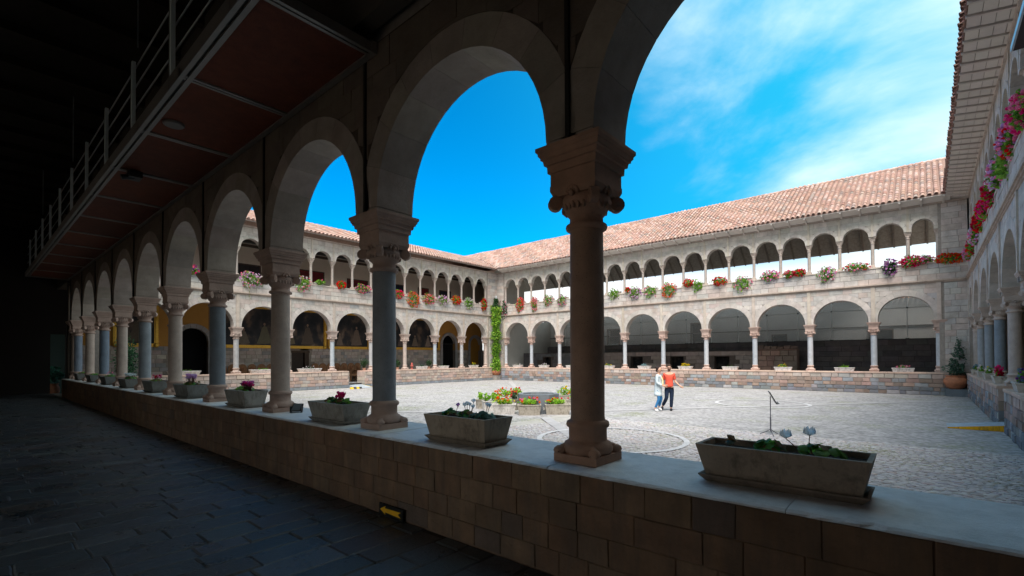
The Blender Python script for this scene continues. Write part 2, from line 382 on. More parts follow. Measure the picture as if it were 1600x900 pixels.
# ------------------------------------------------------------------ palettes
PINKT, TAN, GREYB, BROWN, CREAM = (0.46, 0.345, 0.29), (0.44, 0.37, 0.30), (0.27, 0.275, 0.285), (0.24, 0.17, 0.135), (0.52, 0.45, 0.38)
def pal_upper(i, s, z):
    r = random.random()
    return jit((0.47, 0.39, 0.35) if r < 0.28 else (0.43, 0.40, 0.375) if r < 0.5 else (0.48, 0.43, 0.395) if r < 0.96 else (0.37, 0.35, 0.345), 0.07)
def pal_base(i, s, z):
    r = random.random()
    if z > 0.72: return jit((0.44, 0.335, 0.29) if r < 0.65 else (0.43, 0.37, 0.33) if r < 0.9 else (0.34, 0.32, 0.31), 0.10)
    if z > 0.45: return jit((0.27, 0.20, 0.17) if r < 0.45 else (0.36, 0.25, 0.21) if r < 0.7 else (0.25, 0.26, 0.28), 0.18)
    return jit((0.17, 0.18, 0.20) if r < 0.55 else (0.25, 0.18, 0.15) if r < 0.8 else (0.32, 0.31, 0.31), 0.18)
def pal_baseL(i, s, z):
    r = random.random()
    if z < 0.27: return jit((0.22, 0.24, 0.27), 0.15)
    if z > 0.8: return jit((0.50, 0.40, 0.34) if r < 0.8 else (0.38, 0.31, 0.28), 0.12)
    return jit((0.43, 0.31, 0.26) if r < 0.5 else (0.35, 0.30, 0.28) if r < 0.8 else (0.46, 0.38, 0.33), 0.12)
def pal_inner(i, s, z):
    r = random.random()
    return jit((0.40, 0.33, 0.29) if r < 0.5 else (0.46, 0.39, 0.34) if r < 0.8 else (0.29, 0.27, 0.265), 0.15)
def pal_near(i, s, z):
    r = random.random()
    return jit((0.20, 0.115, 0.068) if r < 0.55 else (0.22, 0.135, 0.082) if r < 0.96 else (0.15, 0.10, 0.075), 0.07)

# ------------------------------------------------------------------ columns
def low_column_parts(n, spr, wt, detail=True, tint=(0.3, 0.3, 0.3), ptint=PINKT, ctint=None, half=0.205, imp=0.308, r=0.142):
    """base, shaft, capital, impost meshes around the origin, z absolute (wt = wall top, spr = springing)"""
    ctint = ctint or ptint
    k = (spr-wt)/2.62
    base = MB(); w = wt
    base.box(-half, half, -half, half, w, w+0.065, jit(ptint, 0.05))
    prof = [(half*0.93, w+0.065), (half*1.0, w+0.085), (half*1.02, w+0.115), (half*0.96, w+0.15), (r*1.17, w+0.168), (r*1.12, w+0.18), (r*1.12, w+0.275), (r*1.22, w+0.28), (r*1.28, w+0.30), (r*1.24, w+0.325), (r*1.05, w+0.34)]
    base.lathe(prof, 0, 0, n, ptint)
    if detail:
        for sx in (-1, 1):
            for sy in (-1, 1):
                rt = Matrix.Rotation(atan2(sy, sx), 3, 'Z')
                base.ball((sx*half*0.80, sy*half*0.80, w+0.088), 0.062, 0.05, 0.042, ptint, 0, 10, 6, rt)
                base.ball((sx*half*0.60, sy*half*0.60, w+0.118), 0.07, 0.035, 0.03, ptint, 0, 8, 6, rt)
                for q_ in (-0.55, 0, 0.55):
                    d_ = Vector((cos(atan2(sy, sx)+q_), sin(atan2(sy, sx)+q_), 0)); c_ = Vector((sx*half*0.66, sy*half*0.66, w+0.105)); base.bar(c_+Vector((0, 0, .022)), c_+d_*0.085+Vector((0, 0, -.028)), 0.011, tuple(x*0.8 for x in ptint), 0, 6, 0.005)
    st = w+0.34; top = spr-0.32-0.36
    sh = MB()
    sh.lathe([(r*1.04, st-0.004), (r*1.0, st+0.03), (r*1.015, st+(top-st)*0.35), (r*0.985, top-0.05), (r*0.97, top-0.004)], 0, 0, n, tint)
    cap = MB(); c0 = top; c1 = spr-0.32
    cap.lathe([(r*0.97, c0-0.01), (r*1.2, c0), (r*1.24, c0+0.018), (r*1.2, c0+0.036), (r*1.0, c0+0.045), (r*0.98, c0+0.10), (r*1.15, c0+0.125), (r*1.42, c0+0.19), (r*1.5, c0+0.22), (r*1.42, c0+0.255), (r*1.3, c0+0.30)], 0, 0, n, ctint)
    a = imp*0.70
    cap.sqloft([(a*0.92, c1-0.09), (a*1.02, c1-0.04), (a*1.02, c1)], 0, 0, ctint)
    if detail:
        for sx in (-1, 1):
            for sy in (-1, 1):
                v = Vector((sx, sy, 0)).normalized(); q = Vector((-sy, sx, 0)).normalized()
                c = v*(a*1.22)+Vector((0, 0, c0+0.215))
                cap.bar(c-q*0.034, c+q*0.034, 0.062, ctint, 0, 14)
                cap.bar(c-q*0.040, c+q*0.040, 0.036, jit(ctint, 0.1), 0, 12)
                cap.bar(c-q*0.045, c+q*0.045, 0.014, ctint, 0, 8)
                cap.bar(c+Vector((0, 0, 0.055)), v*(a*0.95)+Vector((0, 0, c1-0.05)), 0.03, ctint, 0, 8, 0.045)
        for (ux, uy) in ((1, 0), (-1, 0), (0, 1), (0, -1)):
            u = Vector((ux, uy, 0)); q = Vector((-uy, ux, 0))
            c = u*(a*0.98)+Vector((0, 0, c0+0.265))
            for t in range(-3, 4):
                an = t*pi/7
                cap.ball(c+q*(0.052*sin(an))+Vector((0, 0, 0.052*cos(an))), 0.018, 0.018, 0.022, ctint, 0, 6, 4)
            cap.ball(c+u*0.01, 0.026, 0.026, 0.026, ctint, 0, 8, 5)
            for t in (-2, -1, 0, 1, 2):
                c2 = u*(r*1.42)+q*(t*0.043)+Vector((0, 0, c0+0.175)); cap.ball(c2-u*abs(t)*0.012, 0.016, 0.016, 0.034, ctint, 0, 6, 4)
    im = MB()
    b = imp
    pr = [(b*0.70, spr-0.32), (b*0.70, spr-0.215), (b*0.76, spr-0.21), (b*0.77, spr-0.15), (b*0.83, spr-0.145), (b*0.85, spr-0.105), (b*0.90, spr-0.10), (b*0.90, spr-0.085), (b*0.95, spr-0.065), (b*0.95, spr-0.05), (b, spr-0.032), (b, spr-0.002)]
    im.sqloft(pr, 0, 0, ptint)
    return dict(base=(base, M_STONE), shaft=(sh, M_SHAFT), capital=(cap, M_STONE), impost=(im, M_STONE))
PROTO = {}
def place_column(wing, s, key, maker, name='column'):
    e = empty(name, (s, 0, 0), 0, wing)
    if key not in PROTO:
        PROTO[key] = {k: mb.build(k, m, e) for k, (mb, m) in maker().items()}
    else:
        for k, o in PROTO[key].items(): copy_obj(o, e, (0, 0, 0))
    return e
def up_column_parts(z0, spr, tint, ptint):
    base = MB(); base.sqloft([(0.13, z0), (0.13, z0+0.06), (0.11, z0+0.07), (0.105, z0+0.14), (0.09, z0+0.16)], 0, 0, ptint)
    sh = MB(); top = spr-0.36
    sh.lathe([(0.088, z0+0.16), (0.085, z0+0.2), (0.082, top)], 0, 0, 12, tint)
    cap = MB(); cap.lathe([(0.08, top), (0.105, top+0.015), (0.105, top+0.04), (0.085, top+0.05), (0.085, top+0.08), (0.12, top+0.15), (0.11, top+0.17)], 0, 0, 12, ptint)
    cap.sqloft([(0.105, top+0.15), (0.105, top+0.20), (0.125, top+0.22), (0.13, top+0.27), (0.155, top+0.30), (0.16, top+0.355)], 0, 0, ptint, 0, 1, 1.05)
    return dict(base=(base, M_STONE), shaft=(sh, M_SHAFT), capital=(cap, M_STONE))

# ------------------------------------------------------------------ arcades
def arches(centres, spr, crown_rise, pier, th, ztop, mb, off=0.0, seg=20):
    """wall with openings; returns [(mid, r, zc)]. off widens the cut so that voussoirs line it"""
    out = []; h = th/2
    for a, b in zip(centres[:-1], centres[1:]):
        m = (a+b)/2; r0 = (b-a-pier)/2; st = crown_rise-r0; zc = spr+st
        out.append((m, r0, zc)); r = r0+off
        pts = [(m-r, spr)]+[(m-r*cos(pi*k/seg), zc+r*sin(pi*k/seg)) for k in range(seg+1)]+[(m+r, spr)]
        # piers
        for (x0, x1) in ((a, m-r), (m+r, b)):
            mb.add([(x0, -h, spr), (x1, -h, spr), (x1, -h, ztop), (x0, -h, ztop)], [(0, 1, 2, 3)])
            mb.add([(x0, h, spr), (x1, h, spr), (x1, h, ztop), (x0, h, ztop)], [(3, 2, 1, 0)])
            mb.add([(x0, -h, spr), (x1, -h, spr), (x1, h, spr), (x0, h, spr)], [(3, 2, 1, 0)])
        for (x0, z0), (x1, z1) in zip(pts[:-1], pts[1:]):
            if x1-x0 > 1e-6:
                mb.add([(x0, -h, z0), (x1, -h, z1), (x1, -h, ztop), (x0, -h, ztop)], [(0, 1, 2, 3)])
                mb.add([(x0, h, z0), (x1, h, z1), (x1, h, ztop), (x0, h, ztop)], [(3, 2, 1, 0)])
            mb.add([(x0, -h, z0), (x1, -h, z1), (x1, h, z1), (x0, h, z0)], [(3, 2, 1, 0)])
        mb.add([(a, -h, ztop), (b, -h, ztop), (b, h, ztop), (a, h, ztop)], [(0, 1, 2, 3)])
    return out
def voussoirs(P, arcs, th, ring, n, pal, proud=0.02, spr=None, gap=0.004):
    h0, h1 = -th/2-proud, th/2+proud*0.6
    for (m, r, zc) in arcs:
        sts = []
        if zc-spr > 0.03: sts = [(m-r, spr, zc, -1), (m+r, spr, zc, 1)]
        for (x, z0, z1, sg) in sts:
            x0, x1 = (x-ring, x-0.004) if sg < 0 else (x+0.004, x+ring)
            vs = [(x0, h0, z0), (x1, h0, z0), (x1, h1, z0), (x0, h1, z0), (x0, h0, z1-0.003), (x1, h0, z1-0.003), (x1, h1, z1-0.003), (x0, h1, z1-0.003)]
            P.add(vs, [(0, 3, 2, 1), (4, 5, 6, 7), (0, 1, 5, 4), (1, 2, 6, 5), (2, 3, 7, 6), (3, 0, 4, 7)], pal(0, 0, 5))
        for k in range(n):
            a0 = pi*k/n+gap/r; a1 = pi*(k+1)/n-gap/r; q = 3
            vs = []
            for rr in (r, r+ring):
                for hh in (h0, h1):
                    for j in range(q+1):
                        t = a0+(a1-a0)*j/q; vs.append((m-rr*cos(t), hh, zc+rr*sin(t)))
            o = q+1; fs = []
            for j in range(q):
                fs += [(j, j+1, 2*o+j+1, 2*o+j), (3*o+j, 3*o+j+1, o+j+1, o+j), (o+j, o+j+1, j+1, j), (2*o+j, 2*o+j+1, 3*o+j+1, 3*o+j)]
            fs += [(0, 2*o, 3*o, o), (q, o+q, 3*o+q, 2*o+q)]
            P.add(vs, fs, pal(0, 0, 5))
def low_fn(arcs, ring, spr):
    def f(s):
        for (m, r, zc) in arcs:
            R = r+ring; dx = abs(s-m)
            if dx < R: return zc+sqrt(max(0, R*R-dx*dx))
        return spr
    return f

GAL = 5.60   # underside of the upper gallery floor
def make_wing(name, label, loc, rz, low, up, spr, s_end, shaft_tints, seed, base_gap=(), palb=pal_base, base_out=0.5, near=False, pil=True, wt=1.14):
    random.seed(seed)
    W = empty(name, loc, rz); tag(W, label, 'building', 'the four arcaded wings round the courtyard')
    cr, sr = cos(rz), sin(rz)
    xf = lambda p: (loc[0]+p[0]*cr-p[1]*sr, loc[1]+p[0]*sr+p[1]*cr, p[2])
    W['_'] = 0
    del W['_']
    th = 0.50
    s_lo, s_hi = s_end
    ST = Pieces('stone_block', M_STONE, 'small_stone_blocks', xf)
    VO = Pieces('voussoir', M_STONE, 'small_voussoirs', xf)
    # ---- base wall
    bm = MB(); segs = []; a = s_lo
    for g0, g1 in sorted(base_gap): segs.append((a, g0)); a = g1
    segs.append((a, s_hi))
    inn = 0.42
    for (p, q) in segs: bm.box(p, q, -base_out+0.02, inn-0.015, 0, wt-(0.024 if near else 0.075))
    bm.build('base_wall', material('brown_mortar', (0.19, 0.12, 0.08), 0.95, 0.2, 8, 0.3, 30) if near else M_MORTAR, W)
    for (p, q) in segs:
        if not near:
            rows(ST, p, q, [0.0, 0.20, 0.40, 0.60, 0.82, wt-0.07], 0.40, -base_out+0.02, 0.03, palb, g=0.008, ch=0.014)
            e = -base_out
            for sgn, x in ((-1, p), (1, q)):   # stones on the jambs of an opening
                for k in range(4):
                    z0 = [0, 0.22, 0.46, 0.72][k]; z1 = [0.22, 0.46, 0.72, wt-0.07][k]
                    x0, x1 = (x-0.03, x) if sgn < 0 else (x, x+0.03)
                    if (x > s_lo+0.1 and x < s_hi-0.1):
                        vs = [(x0, e, z0+.008), (x1, e, z0+.008), (x1, inn, z0+.008), (x0, inn, z0+.008), (x0, e, z1-.008), (x1, e, z1-.008), (x1, inn, z1-.008), (x0, inn, z1-.008)]
                        ST.add(vs, [(0, 3, 2, 1), (4, 5, 6, 7), (0, 1, 5, 4), (1, 2, 6, 5), (2, 3, 7, 6), (3, 0, 4, 7)], palb(0, 0, (z0+z1)/2))
        # coping slabs, each a part
        s = p
        while s < q-0.05:
            e = min(q, s+random.uniform(1.1, 1.7))
            if q-e < 0.5: e = q
            cb = MB(); n = 22 if near else 5
            tint = jit((0.68, 0.645, 0.62), 0.06) if near else jit((0.52, 0.37, 0.30), 0.1)
            zt = wt+random.uniform(-0.003, 0.003); ring = []
            yo = -base_out-0.03; yi = inn+(0.0 if near else 0.02); tk = 0.024 if near else 0.075; bz = 0.008 if near else 0.016
            top = []; 
            for k in range(n+1):
                x = s+0.003+(e-s-0.006)*k/n
                wy = (random.uniform(0, 0.012)+(random.uniform(0.01, 0.03) if random.random() < .12 else 0)) if near else 0
                wz = random.uniform(0.0, 0.010) if near else 0
                top.append([(x, yo, wt-tk), (x, yo, zt-0.012), (x, yo+0.012, zt), (x, yi-0.02-wy, zt), (x, yi-wy, zt-bz-wz*(0.6 if near else 1)), (x, yi+random.uniform(-.004, .004)*near, wt-tk)])
            m = 6; vs = [v for c in top for v in c]
            fs = [(i*m+j, (i+1)*m+j, (i+1)*m+j+1, i*m+j+1) for i in range(n) for j in range(m-1)]
            fs += [tuple(range(m)), tuple(reversed([n*m+j for j in range(m)]))]
            cb.add(vs, fs, tint); cb.build('coping_slab', M_COPING if near else M_STONE, W); s = e
    # ---- lower columns
    for i, c in enumerate(low):
        tn = shaft_tints[i % len(shaft_tints)]
        place_column(W, c, (name, 'low', tn), lambda: low_column_parts(28 if near else 16, spr, wt, True, tn[0], tn[1]))
    # ---- lower arch wall
    am = MB(); pier = 0.46 if near else 0.40
    ztop = 5.74
    arcs = arches(low, spr, 1.30, pier, th, ztop, am, 0.02)
    for (x0, x1) in ((s_lo, low[0]), (low[-1], s_hi)):
        if x1-x0 > 0.02:
            am.box(x0, x1, -th/2, th/2, wt if x1-x0 < 9 else spr, ztop)
    for x0, x1 in ((s_lo, low[0]-0.2), (low[-1]+0.2, s_hi)):
        if x1-x0 > 0.15 and not near:
            rows(ST, x0, x1, [wt+0.02+0.30*k for k in range(16)][:16], 0.6, -th/2, 0.014, pal_upper)
    am.build('arcade_wall', M_MORTARD if near else M_MORTAR, W)
    ring = 0.30
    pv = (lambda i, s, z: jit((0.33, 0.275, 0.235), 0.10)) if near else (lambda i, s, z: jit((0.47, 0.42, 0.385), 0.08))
    voussoirs(VO, arcs, th, ring, 9 if near else 13, pv, 0.012, spr, 0.0015 if near else 0.003)
    VO.emit(W, 300)
    zr = [spr+0.015+0.27*k for k in range(8)]; zr = [z for z in zr if z < ztop-0.1]+[ztop-0.02]
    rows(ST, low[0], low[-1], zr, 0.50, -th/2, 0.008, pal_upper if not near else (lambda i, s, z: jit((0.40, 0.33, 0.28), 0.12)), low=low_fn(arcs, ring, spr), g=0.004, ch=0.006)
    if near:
        rows(ST, low[0], low[-1], zr, 0.55, th/2, 0.007, lambda i, s, z: jit((0.15, 0.115, 0.09), 0.10), side=1, low=low_fn(arcs, ring, spr), g=0.0015, ch=0.003)  # corridor-side stones coloured darker to stand in for the shade there
    # ---- pilaster strips over the columns
    if pil:
        pm = MB()
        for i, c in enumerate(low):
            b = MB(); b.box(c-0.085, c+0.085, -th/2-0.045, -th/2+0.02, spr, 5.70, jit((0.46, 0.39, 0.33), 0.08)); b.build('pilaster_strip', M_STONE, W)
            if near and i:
                b = MB(); b.box(c-0.018, c+0.018, th/2-0.01, th/2+0.035, spr, 7.4, (0.018, 0.015, 0.013)); b.build('groove_shadow_strip', M_DARKM, W)  # dark strip stands in for the shadow line of a pier groove
    # ---- ledge
    lm = MB()
    for (z0, z1, o) in ((5.70, 5.745, 0.035), (5.745, 5.79, 0.075), (5.79, 5.86, 0.12)):
        lm.box(s_lo-0.0, s_hi, -th/2-o, -th/2+0.05, z0, z1, (0.42, 0.335, 0.28))
    lm.build('string_course', M_STONE, W)
    # ---- parapet
    pm = MB(); pt = 6.78
    pm.box(s_lo, s_hi, -th/2+0.02, th/2-0.1, 5.745, pt-0.075); pm.build('parapet_wall', M_MORTAR, W)
    rows(ST, s_lo, s_hi, [5.86, 6.16, 6.44, pt-0.07], 0.62, -th/2+0.02, 0.022, pal_upper, g=0.004, ch=0.006)
    cp = MB(); cp.box(s_lo, s_hi, -th/2-0.03, th/2-0.06, pt-0.07, pt, (0.50, 0.43, 0.37)); cp.build('coping', M_STONE, W)
    # ---- upper arcade
    us = 8.46; uth = 0.34
    um = MB(); uar = arches(up, us, 0.60, 0.32, uth, 9.72, um, 0.015, 14)
    for (x0, x1) in ((s_lo, up[0]), (up[-1], s_hi)):
        if x1-x0 > 0.02: um.box(x0, x1, -uth/2, uth/2, pt, 9.72)
    um.build('upper_arcade_wall', M_MORTAR, W)
    for i, c in enumerate(up):
        jamb = i in (0, len(up)-1)
        place_column(W, c, (name, 'up'), lambda: up_column_parts(pt, us, (0.40, 0.34, 0.30), (0.44, 0.36, 0.31)), 'upper_column')
    UV = Pieces('arch_stone', M_STONE, 'small_arch_stones', xf)
    voussoirs(UV, uar, uth, 0.17, 7, lambda i, s, z: jit((0.48, 0.43, 0.385), 0.08), 0.03, us)
    UV.emit(W, 133 if not near else 0, 7)
    rows(ST, up[0], up[-1], [us+0.01, us+0.33, us+0.64, us+0.94, 9.70], 0.5, -uth/2, 0.008, lambda i, s, z: jit((0.46, 0.41, 0.365), 0.1), low=low_fn(uar, 0.17, us), g=0.004, ch=0.005)
    for x0, x1 in ((s_lo, up[0]-0.12), (up[-1]+0.12, s_hi)):
        if x1-x0 > 0.15 and not near: rows(ST, x0, x1, [pt+0.30*k for k in range(10)]+[9.7], 0.6, -uth/2, 0.012, pal_upper)
    for c in up[1:-1]:
        b = MB(); b.box(c-0.05, c+0.05, -uth/2-0.04, -uth/2+0.01, us, 9.70, jit((0.46, 0.40, 0.33), 0.06)); b.build('upper_pilaster_strip', M_STONE, W)
    ST.emit(W, 300)
    cm = MB(); cm.box(s_lo, s_hi, -uth/2-0.07, uth/2, 9.72, 9.80, (0.46, 0.38, 0.33)); cm.build('wall_plate_cornice', M_STONE, W)
    return W, xf

G1, G2, T1, T2 = (0.235, 0.245, 0.26), (0.165, 0.185, 0.205), (0.43, 0.335, 0.28), (0.38, 0.225, 0.15)
PK = (0.43, 0.30, 0.245)
# R: the far long wing, seen in front; L: the wing on the left; W: the wing on the right; N: the one the camera stands in
loR = [-29.13]+[0.844-2.997*i for i in range(9, 0, -1)]+[0.53]
upR = [-29.13]+[0.844-1.4985*i for i in range(19, 0, -1)]+[0.53]
WR, xfR = make_wing('far_wing', 'far arcaded wing under the big tiled roof, with sky showing through its upper arches', (0, 32.42, 0), 0, loR, upR, 3.82, (-30.15, 1.74),
    [((0.40, 0.41, 0.43), (0.48, 0.35, 0.30)), ((0.36, 0.38, 0.41), (0.46, 0.32, 0.27))], 11)
loL = [4.35]+[30.89-2.934*i for i in range(8, 0, -1)]+[30.89]
upL = [4.35]+[30.89-1.467*i for i in range(17, 0, -1)]+[30.89]
WL, xfL = make_wing('left_wing', 'left arcaded wing with gilt framed paintings and carved chairs inside its gallery', (-30.23, 0, 0), pi/2, loL, upL, 3.82, (3.97, 32.32),
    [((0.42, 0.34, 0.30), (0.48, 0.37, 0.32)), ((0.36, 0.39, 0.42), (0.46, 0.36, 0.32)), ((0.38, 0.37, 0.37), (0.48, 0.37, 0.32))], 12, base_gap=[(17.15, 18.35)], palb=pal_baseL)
loW = [-31.9]+[-(18.95+3.45*k) for k in range(3, -1, -1)]+[-15.5, -12.05, -8.6, -5.2]
upW = [-31.9]+[-(18.95+1.725*k) for k in range(6, -8, -1)]+[-5.2]
WW, xfW = make_wing('right_wing', 'right arcaded wing close by, its deep whitewashed eave above a sill crowded with geraniums', (1.87, 0, 0), -pi/2, loW, upW, 3.86, (-32.32, -3.97),
    [((0.40, 0.33, 0.29), (0.46, 0.37, 0.32)), ((0.26, 0.275, 0.29), (0.46, 0.37, 0.32)), ((0.22, 0.24, 0.26), (0.46, 0.37, 0.32)), ((0.17, 0.20, 0.23), (0.46, 0.37, 0.32))], 13, base_gap=[(-18.72, -17.3)], base_out=0.37)
loN = [-1.62]+[2.176+2.97*i for i in range(-1, 10)]+[29.75]
upN = [-1.62]+[2.176+1.485*i for i in range(-1, 19)]+[29.75]
NT = [(T1, PK), (T1, PK), (T2, (0.44, 0.25, 0.17)), (G1, PK), (T1, PK), (G2, PK), (T1, PK), ((0.24, 0.26, 0.28), PK), (T1, PK), ((0.16, 0.20, 0.25), PK), (T1, PK), ((0.17, 0.20, 0.25), PK), (T1, PK)]
WN, xfN = make_wing('near_wing', 'shaded near arcade the camera looks along, with tall columns on a low parapet', (0, 3.45, 0), pi, loN, upN, 3.74, (-1.80, 30.1),
    NT, 14, near=True, wt=1.12)

# inner face of the near parapet: dressed blocks, each a part
random.seed(21)
def near_inner():
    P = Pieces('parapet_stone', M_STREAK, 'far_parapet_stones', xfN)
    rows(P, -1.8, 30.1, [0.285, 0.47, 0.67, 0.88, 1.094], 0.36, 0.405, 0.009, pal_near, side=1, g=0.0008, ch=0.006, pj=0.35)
    P.emit(WN, 300)
near_inner()

# ------------------------------------------------------------------ ground
def sheet(name, x0, x1, y0, y1, z, mat, nx=1, ny=1, tint=WHITE, h=None):
    b = MB(); vs = [(x0+(x1-x0)*i/nx, y0+(y1-y0)*j/ny, z) for j in range(ny+1) for i in range(nx+1)]
    b.add(vs, [(j*(nx+1)+i, j*(nx+1)+i+1, (j+1)*(nx+1)+i+1, (j+1)*(nx+1)+i) for j in range(ny) for i in range(nx)], tint)
    o = b.build(name, mat); o['kind'] = 'structure'; return o
sheet('ground', -1500, 1500, -1500, 1500, -0.06, material('far_earth', (0.22, 0.20, 0.17), 0.95, tint=False))
yard = sheet('courtyard_paving', -30.2, 1.85, 3.5, 32.3, 0.0, M_GROUND)
random.seed(31)
def near_cobbles():
    P = Pieces('cobble', M_COB, 'small_cobbles')
    sheetz = 0.004
    y = 3.95
    while y < 13.5:
        h = random.uniform(0.055, 0.08)
        xa = -9.5+max(0, (y-9)*0.3); x = xa
        while x < 1.45:
            w = random.uniform(0.09, 0.18)
            if x > -2.3*0-9.5:
                # pixels to the left of the second column's gap stay far enough for the material
                cx, cy = x+w/2, y+h/2+random.uniform(-0.01, 0.01)
                q = proj((cx, cy, 0))
                if q and 640 < q[0] < 1680 and q[1] < 850:
                    g = random.uniform(0.004, 0.010); zt = random.uniform(0.012, 0.030)
                    n = 7; vs = []; ph = random.uniform(0, 1)
                    for (rr, z) in ((1.0, 0.001), (0.95, zt*0.7), (0.66, zt)):
                        for k in range(n):
                            an = 2*pi*(k+ph)/n; c_, s_ = cos(an), sin(an)
                            sup = (abs(c_)**4+abs(s_)**4)**-0.25
                            jr = rr*sup
                            vs.append((cx+(w/2-g)*jr*c_, cy+(h/2-g)*jr*s_, z))
                    fs = [(i*n+k, i*n+(k+1) % n, (i+1)*n+(k+1) % n, (i+1)*n+k) for i in range(2) for k in range(n)]+[tuple(range(2*n, 3*n))]
                    c = random.random()
                    t = jit((0.42, 0.40, 0.405) if c < 0.5 else (0.47, 0.45, 0.45) if c < 0.78 else (0.37, 0.36, 0.385) if c < 0.94 else (0.44, 0.37, 0.355), 0.10)
                    P.add(vs, fs, t, False)
            x += w
        y += h
    P.emit(yard, 300)
near_cobbles()
sheet('cobble_joints', -9.6, 1.46, 3.9, 13.6, 0.004, M_JOINT)

def ring(name, cx, cy, r, w, z, a0=0, a1=2*pi, n=64, tint=(0.50, 0.49, 0.495)):
    b = MB(); vs = []
    for k in range(n+1):
        a = a0+(a1-a0)*k/n
        j = random.uniform(-0.008, 0.008)
        vs += [(cx+(r-w/2+j)*cos(a), cy+(r-w/2+j)*sin(a), z), (cx+(r+w/2+j)*cos(a), cy+(r+w/2+j)*sin(a), z)]
    b.add(vs, [(2*k, 2*k+1, 2*k+3, 2*k+2) for k in range(n)], tint)
    o = b.build(name, M_PAVE); o['kind'] = 'structure'
def strip(name, a, c, w, z, tint=(0.37, 0.355, 0.355)):
    a = Vector(a); c = Vector(c); d = (c-a).normalized(); p = Vector((-d.y, d.x))*w/2
    b = MB(); b.add([(*(a-p), z), (*(c-p), z), (*(c+p), z), (*(a+p), z)], [(0, 1, 2, 3)], tint)
    o = b.build(name, M_PAVE); o['kind'] = 'structure'
random.seed(32)
ring('paving_ring', -5.78, 10.2, 1.72, 0.13, 0.034)
ring('paving_ring', -5.3, 22.0, 1.75, 0.14, 0.012)
_w = ray_at(841, 614.5, 2, 0.68); WELL = Vector((_w.x, _w.y))
strip('paving_strip', WELL+Vector((-1.2, 1.2)), (-26.5, 30.0), 0.34, 0.008)
strip('paving_strip', WELL+Vector((1.3, -1.3)), (-1.5, 5.2), 0.34, 0.032)
strip('paving_strip', WELL+Vector((1.3, 1.3)), (1.0, 28.6), 0.36, 0.010)
strip('paving_strip', WELL+Vector((-1.3, -1.3)), (-22.0, 5.6), 0.36, 0.010)
# arcade floors
FL = 0.28
sheet('gallery_floor', -33.6, -30.0, 3.0, 36, FL, M_SLATE, tint=(0.24, 0.23, 0.22))
sheet('gallery_floor', -30.0, 6, 32.1, 36, FL, M_SLATE, tint=(0.24, 0.23, 0.22))
sheet('gallery_floor', 1.72, 6, 3.0, 32.1, FL, M_SLATE, tint=(0.24, 0.23, 0.22))
sheet('gallery_floor', 3.0, 6, -6, 3.0, FL, M_SLATE, tint=(0.24, 0.23, 0.22))
flo = sheet('floor', -34, 3, -1.8, 3.04, FL-0.012, M_MORTARD)
flo['label'] = 'dark slate flagstone floor of the near arcade'
random.seed(33)
def flagstones():
    P = Pieces('flagstone', M_SLATE, 'far_flagstones')
    x = -33.9
    while x < 2.9:
        w = random.uniform(0.27, 0.40)
        y = -1.8-random.uniform(0, 0.6)
        while y < 3.03:
            l = random.uniform(0.38, 0.85)
            a, b = max(y, -1.8), min(y+l, 3.03); y += l
            if b-a < 0.08: continue
            g = 0.003; J = lambda: random.uniform(-0.005, 0.005); z = FL+random.uniform(-0.003, 0.003); c = 0.014; tl = lambda: random.uniform(-0.003, 0.003)
            x0, x1, y0, y1 = x+g, x+w-g, a+g, b-g
            lo = [(x0+J(), y0+J()), (x1+J(), y0+J()), (x1+J(), y1+J()), (x0+J(), y1+J())]
            cc = [(-c, -c), (c, -c), (c, c), (-c, c)]
            # chipped polygon: extra points on the edges
            out = []
            for i in range(4):
                p, q = lo[i], lo[(i+1) % 4]; out.append(p)
                for t in (0.33, 0.7):
                    out.append((p[0]+(q[0]-p[0])*t+random.uniform(-.006, .006), p[1]+(q[1]-p[1])*t+random.uniform(-.006, .006)))
            mx, my = (x0+x1)/2, (y0+y1)/2; n = len(out)
            inn = [(px+(c if px < mx else -c), py+(c if py < my else -c)) for px, py in out]
            z0 = FL-0.012; tx, ty = tl(), tl()
            vs = [(px, py, z0) for px, py in out]+[(px, py, z+tx*(px-mx)*3+ty*(py-my)*3) for px, py in inn]
            fs = [(k, (k+1) % n, n+(k+1) % n, n+k) for k in range(n)]+[tuple(range(n, 2*n))]
            r = random.random()
            P.add(vs, fs, jit((0.050, 0.054, 0.060) if r < 0.7 else (0.075, 0.078, 0.082) if r < 0.92 else (0.06, 0.05, 0.046), 0.2))
        x += w
    P.emit(flo, 300)
flagstones()

# ------------------------------------------------------------------ roofs
zR = lambda y: 9.99+(y-31.45)*0.627
zL = lambda x: 9.99+(-29.35-x)*0.375
def tile_mesh(P, org, u, w, n_, width, length, tint):
    """a barrel tile: org lower centre, u up the slope, w across, n_ normal; wider end below"""
    seg = 5; th = 0.018
    vs = []
    for (t, rr, lift) in ((0, width/2, 0.022), (length, width/2*0.84, 0.0)):
        for r_ in (rr, rr-th):
            for k in range(seg+1):
                a = pi*k/seg; p = org+u*t+w*(-r_*cos(a))+n_*(r_*0.85*sin(a)+lift); vs.append(tuple(p))
    m = seg+1; fs = []
    for k in range(seg):
        fs.append((k, k+1, 2*m+k+1, 2*m+k)); fs.append((m+k, m+k+1, k+1, k))
    P.add(vs, fs, tint, True)
def tint_tile():
    r = random.random()
    return jit((0.42, 0.265, 0.215) if r < 0.5 else (0.47, 0.335, 0.29) if r < 0.75 else (0.37, 0.215, 0.17) if r < 0.9 else (0.31, 0.24, 0.215), 0.12)
random.seed(41)
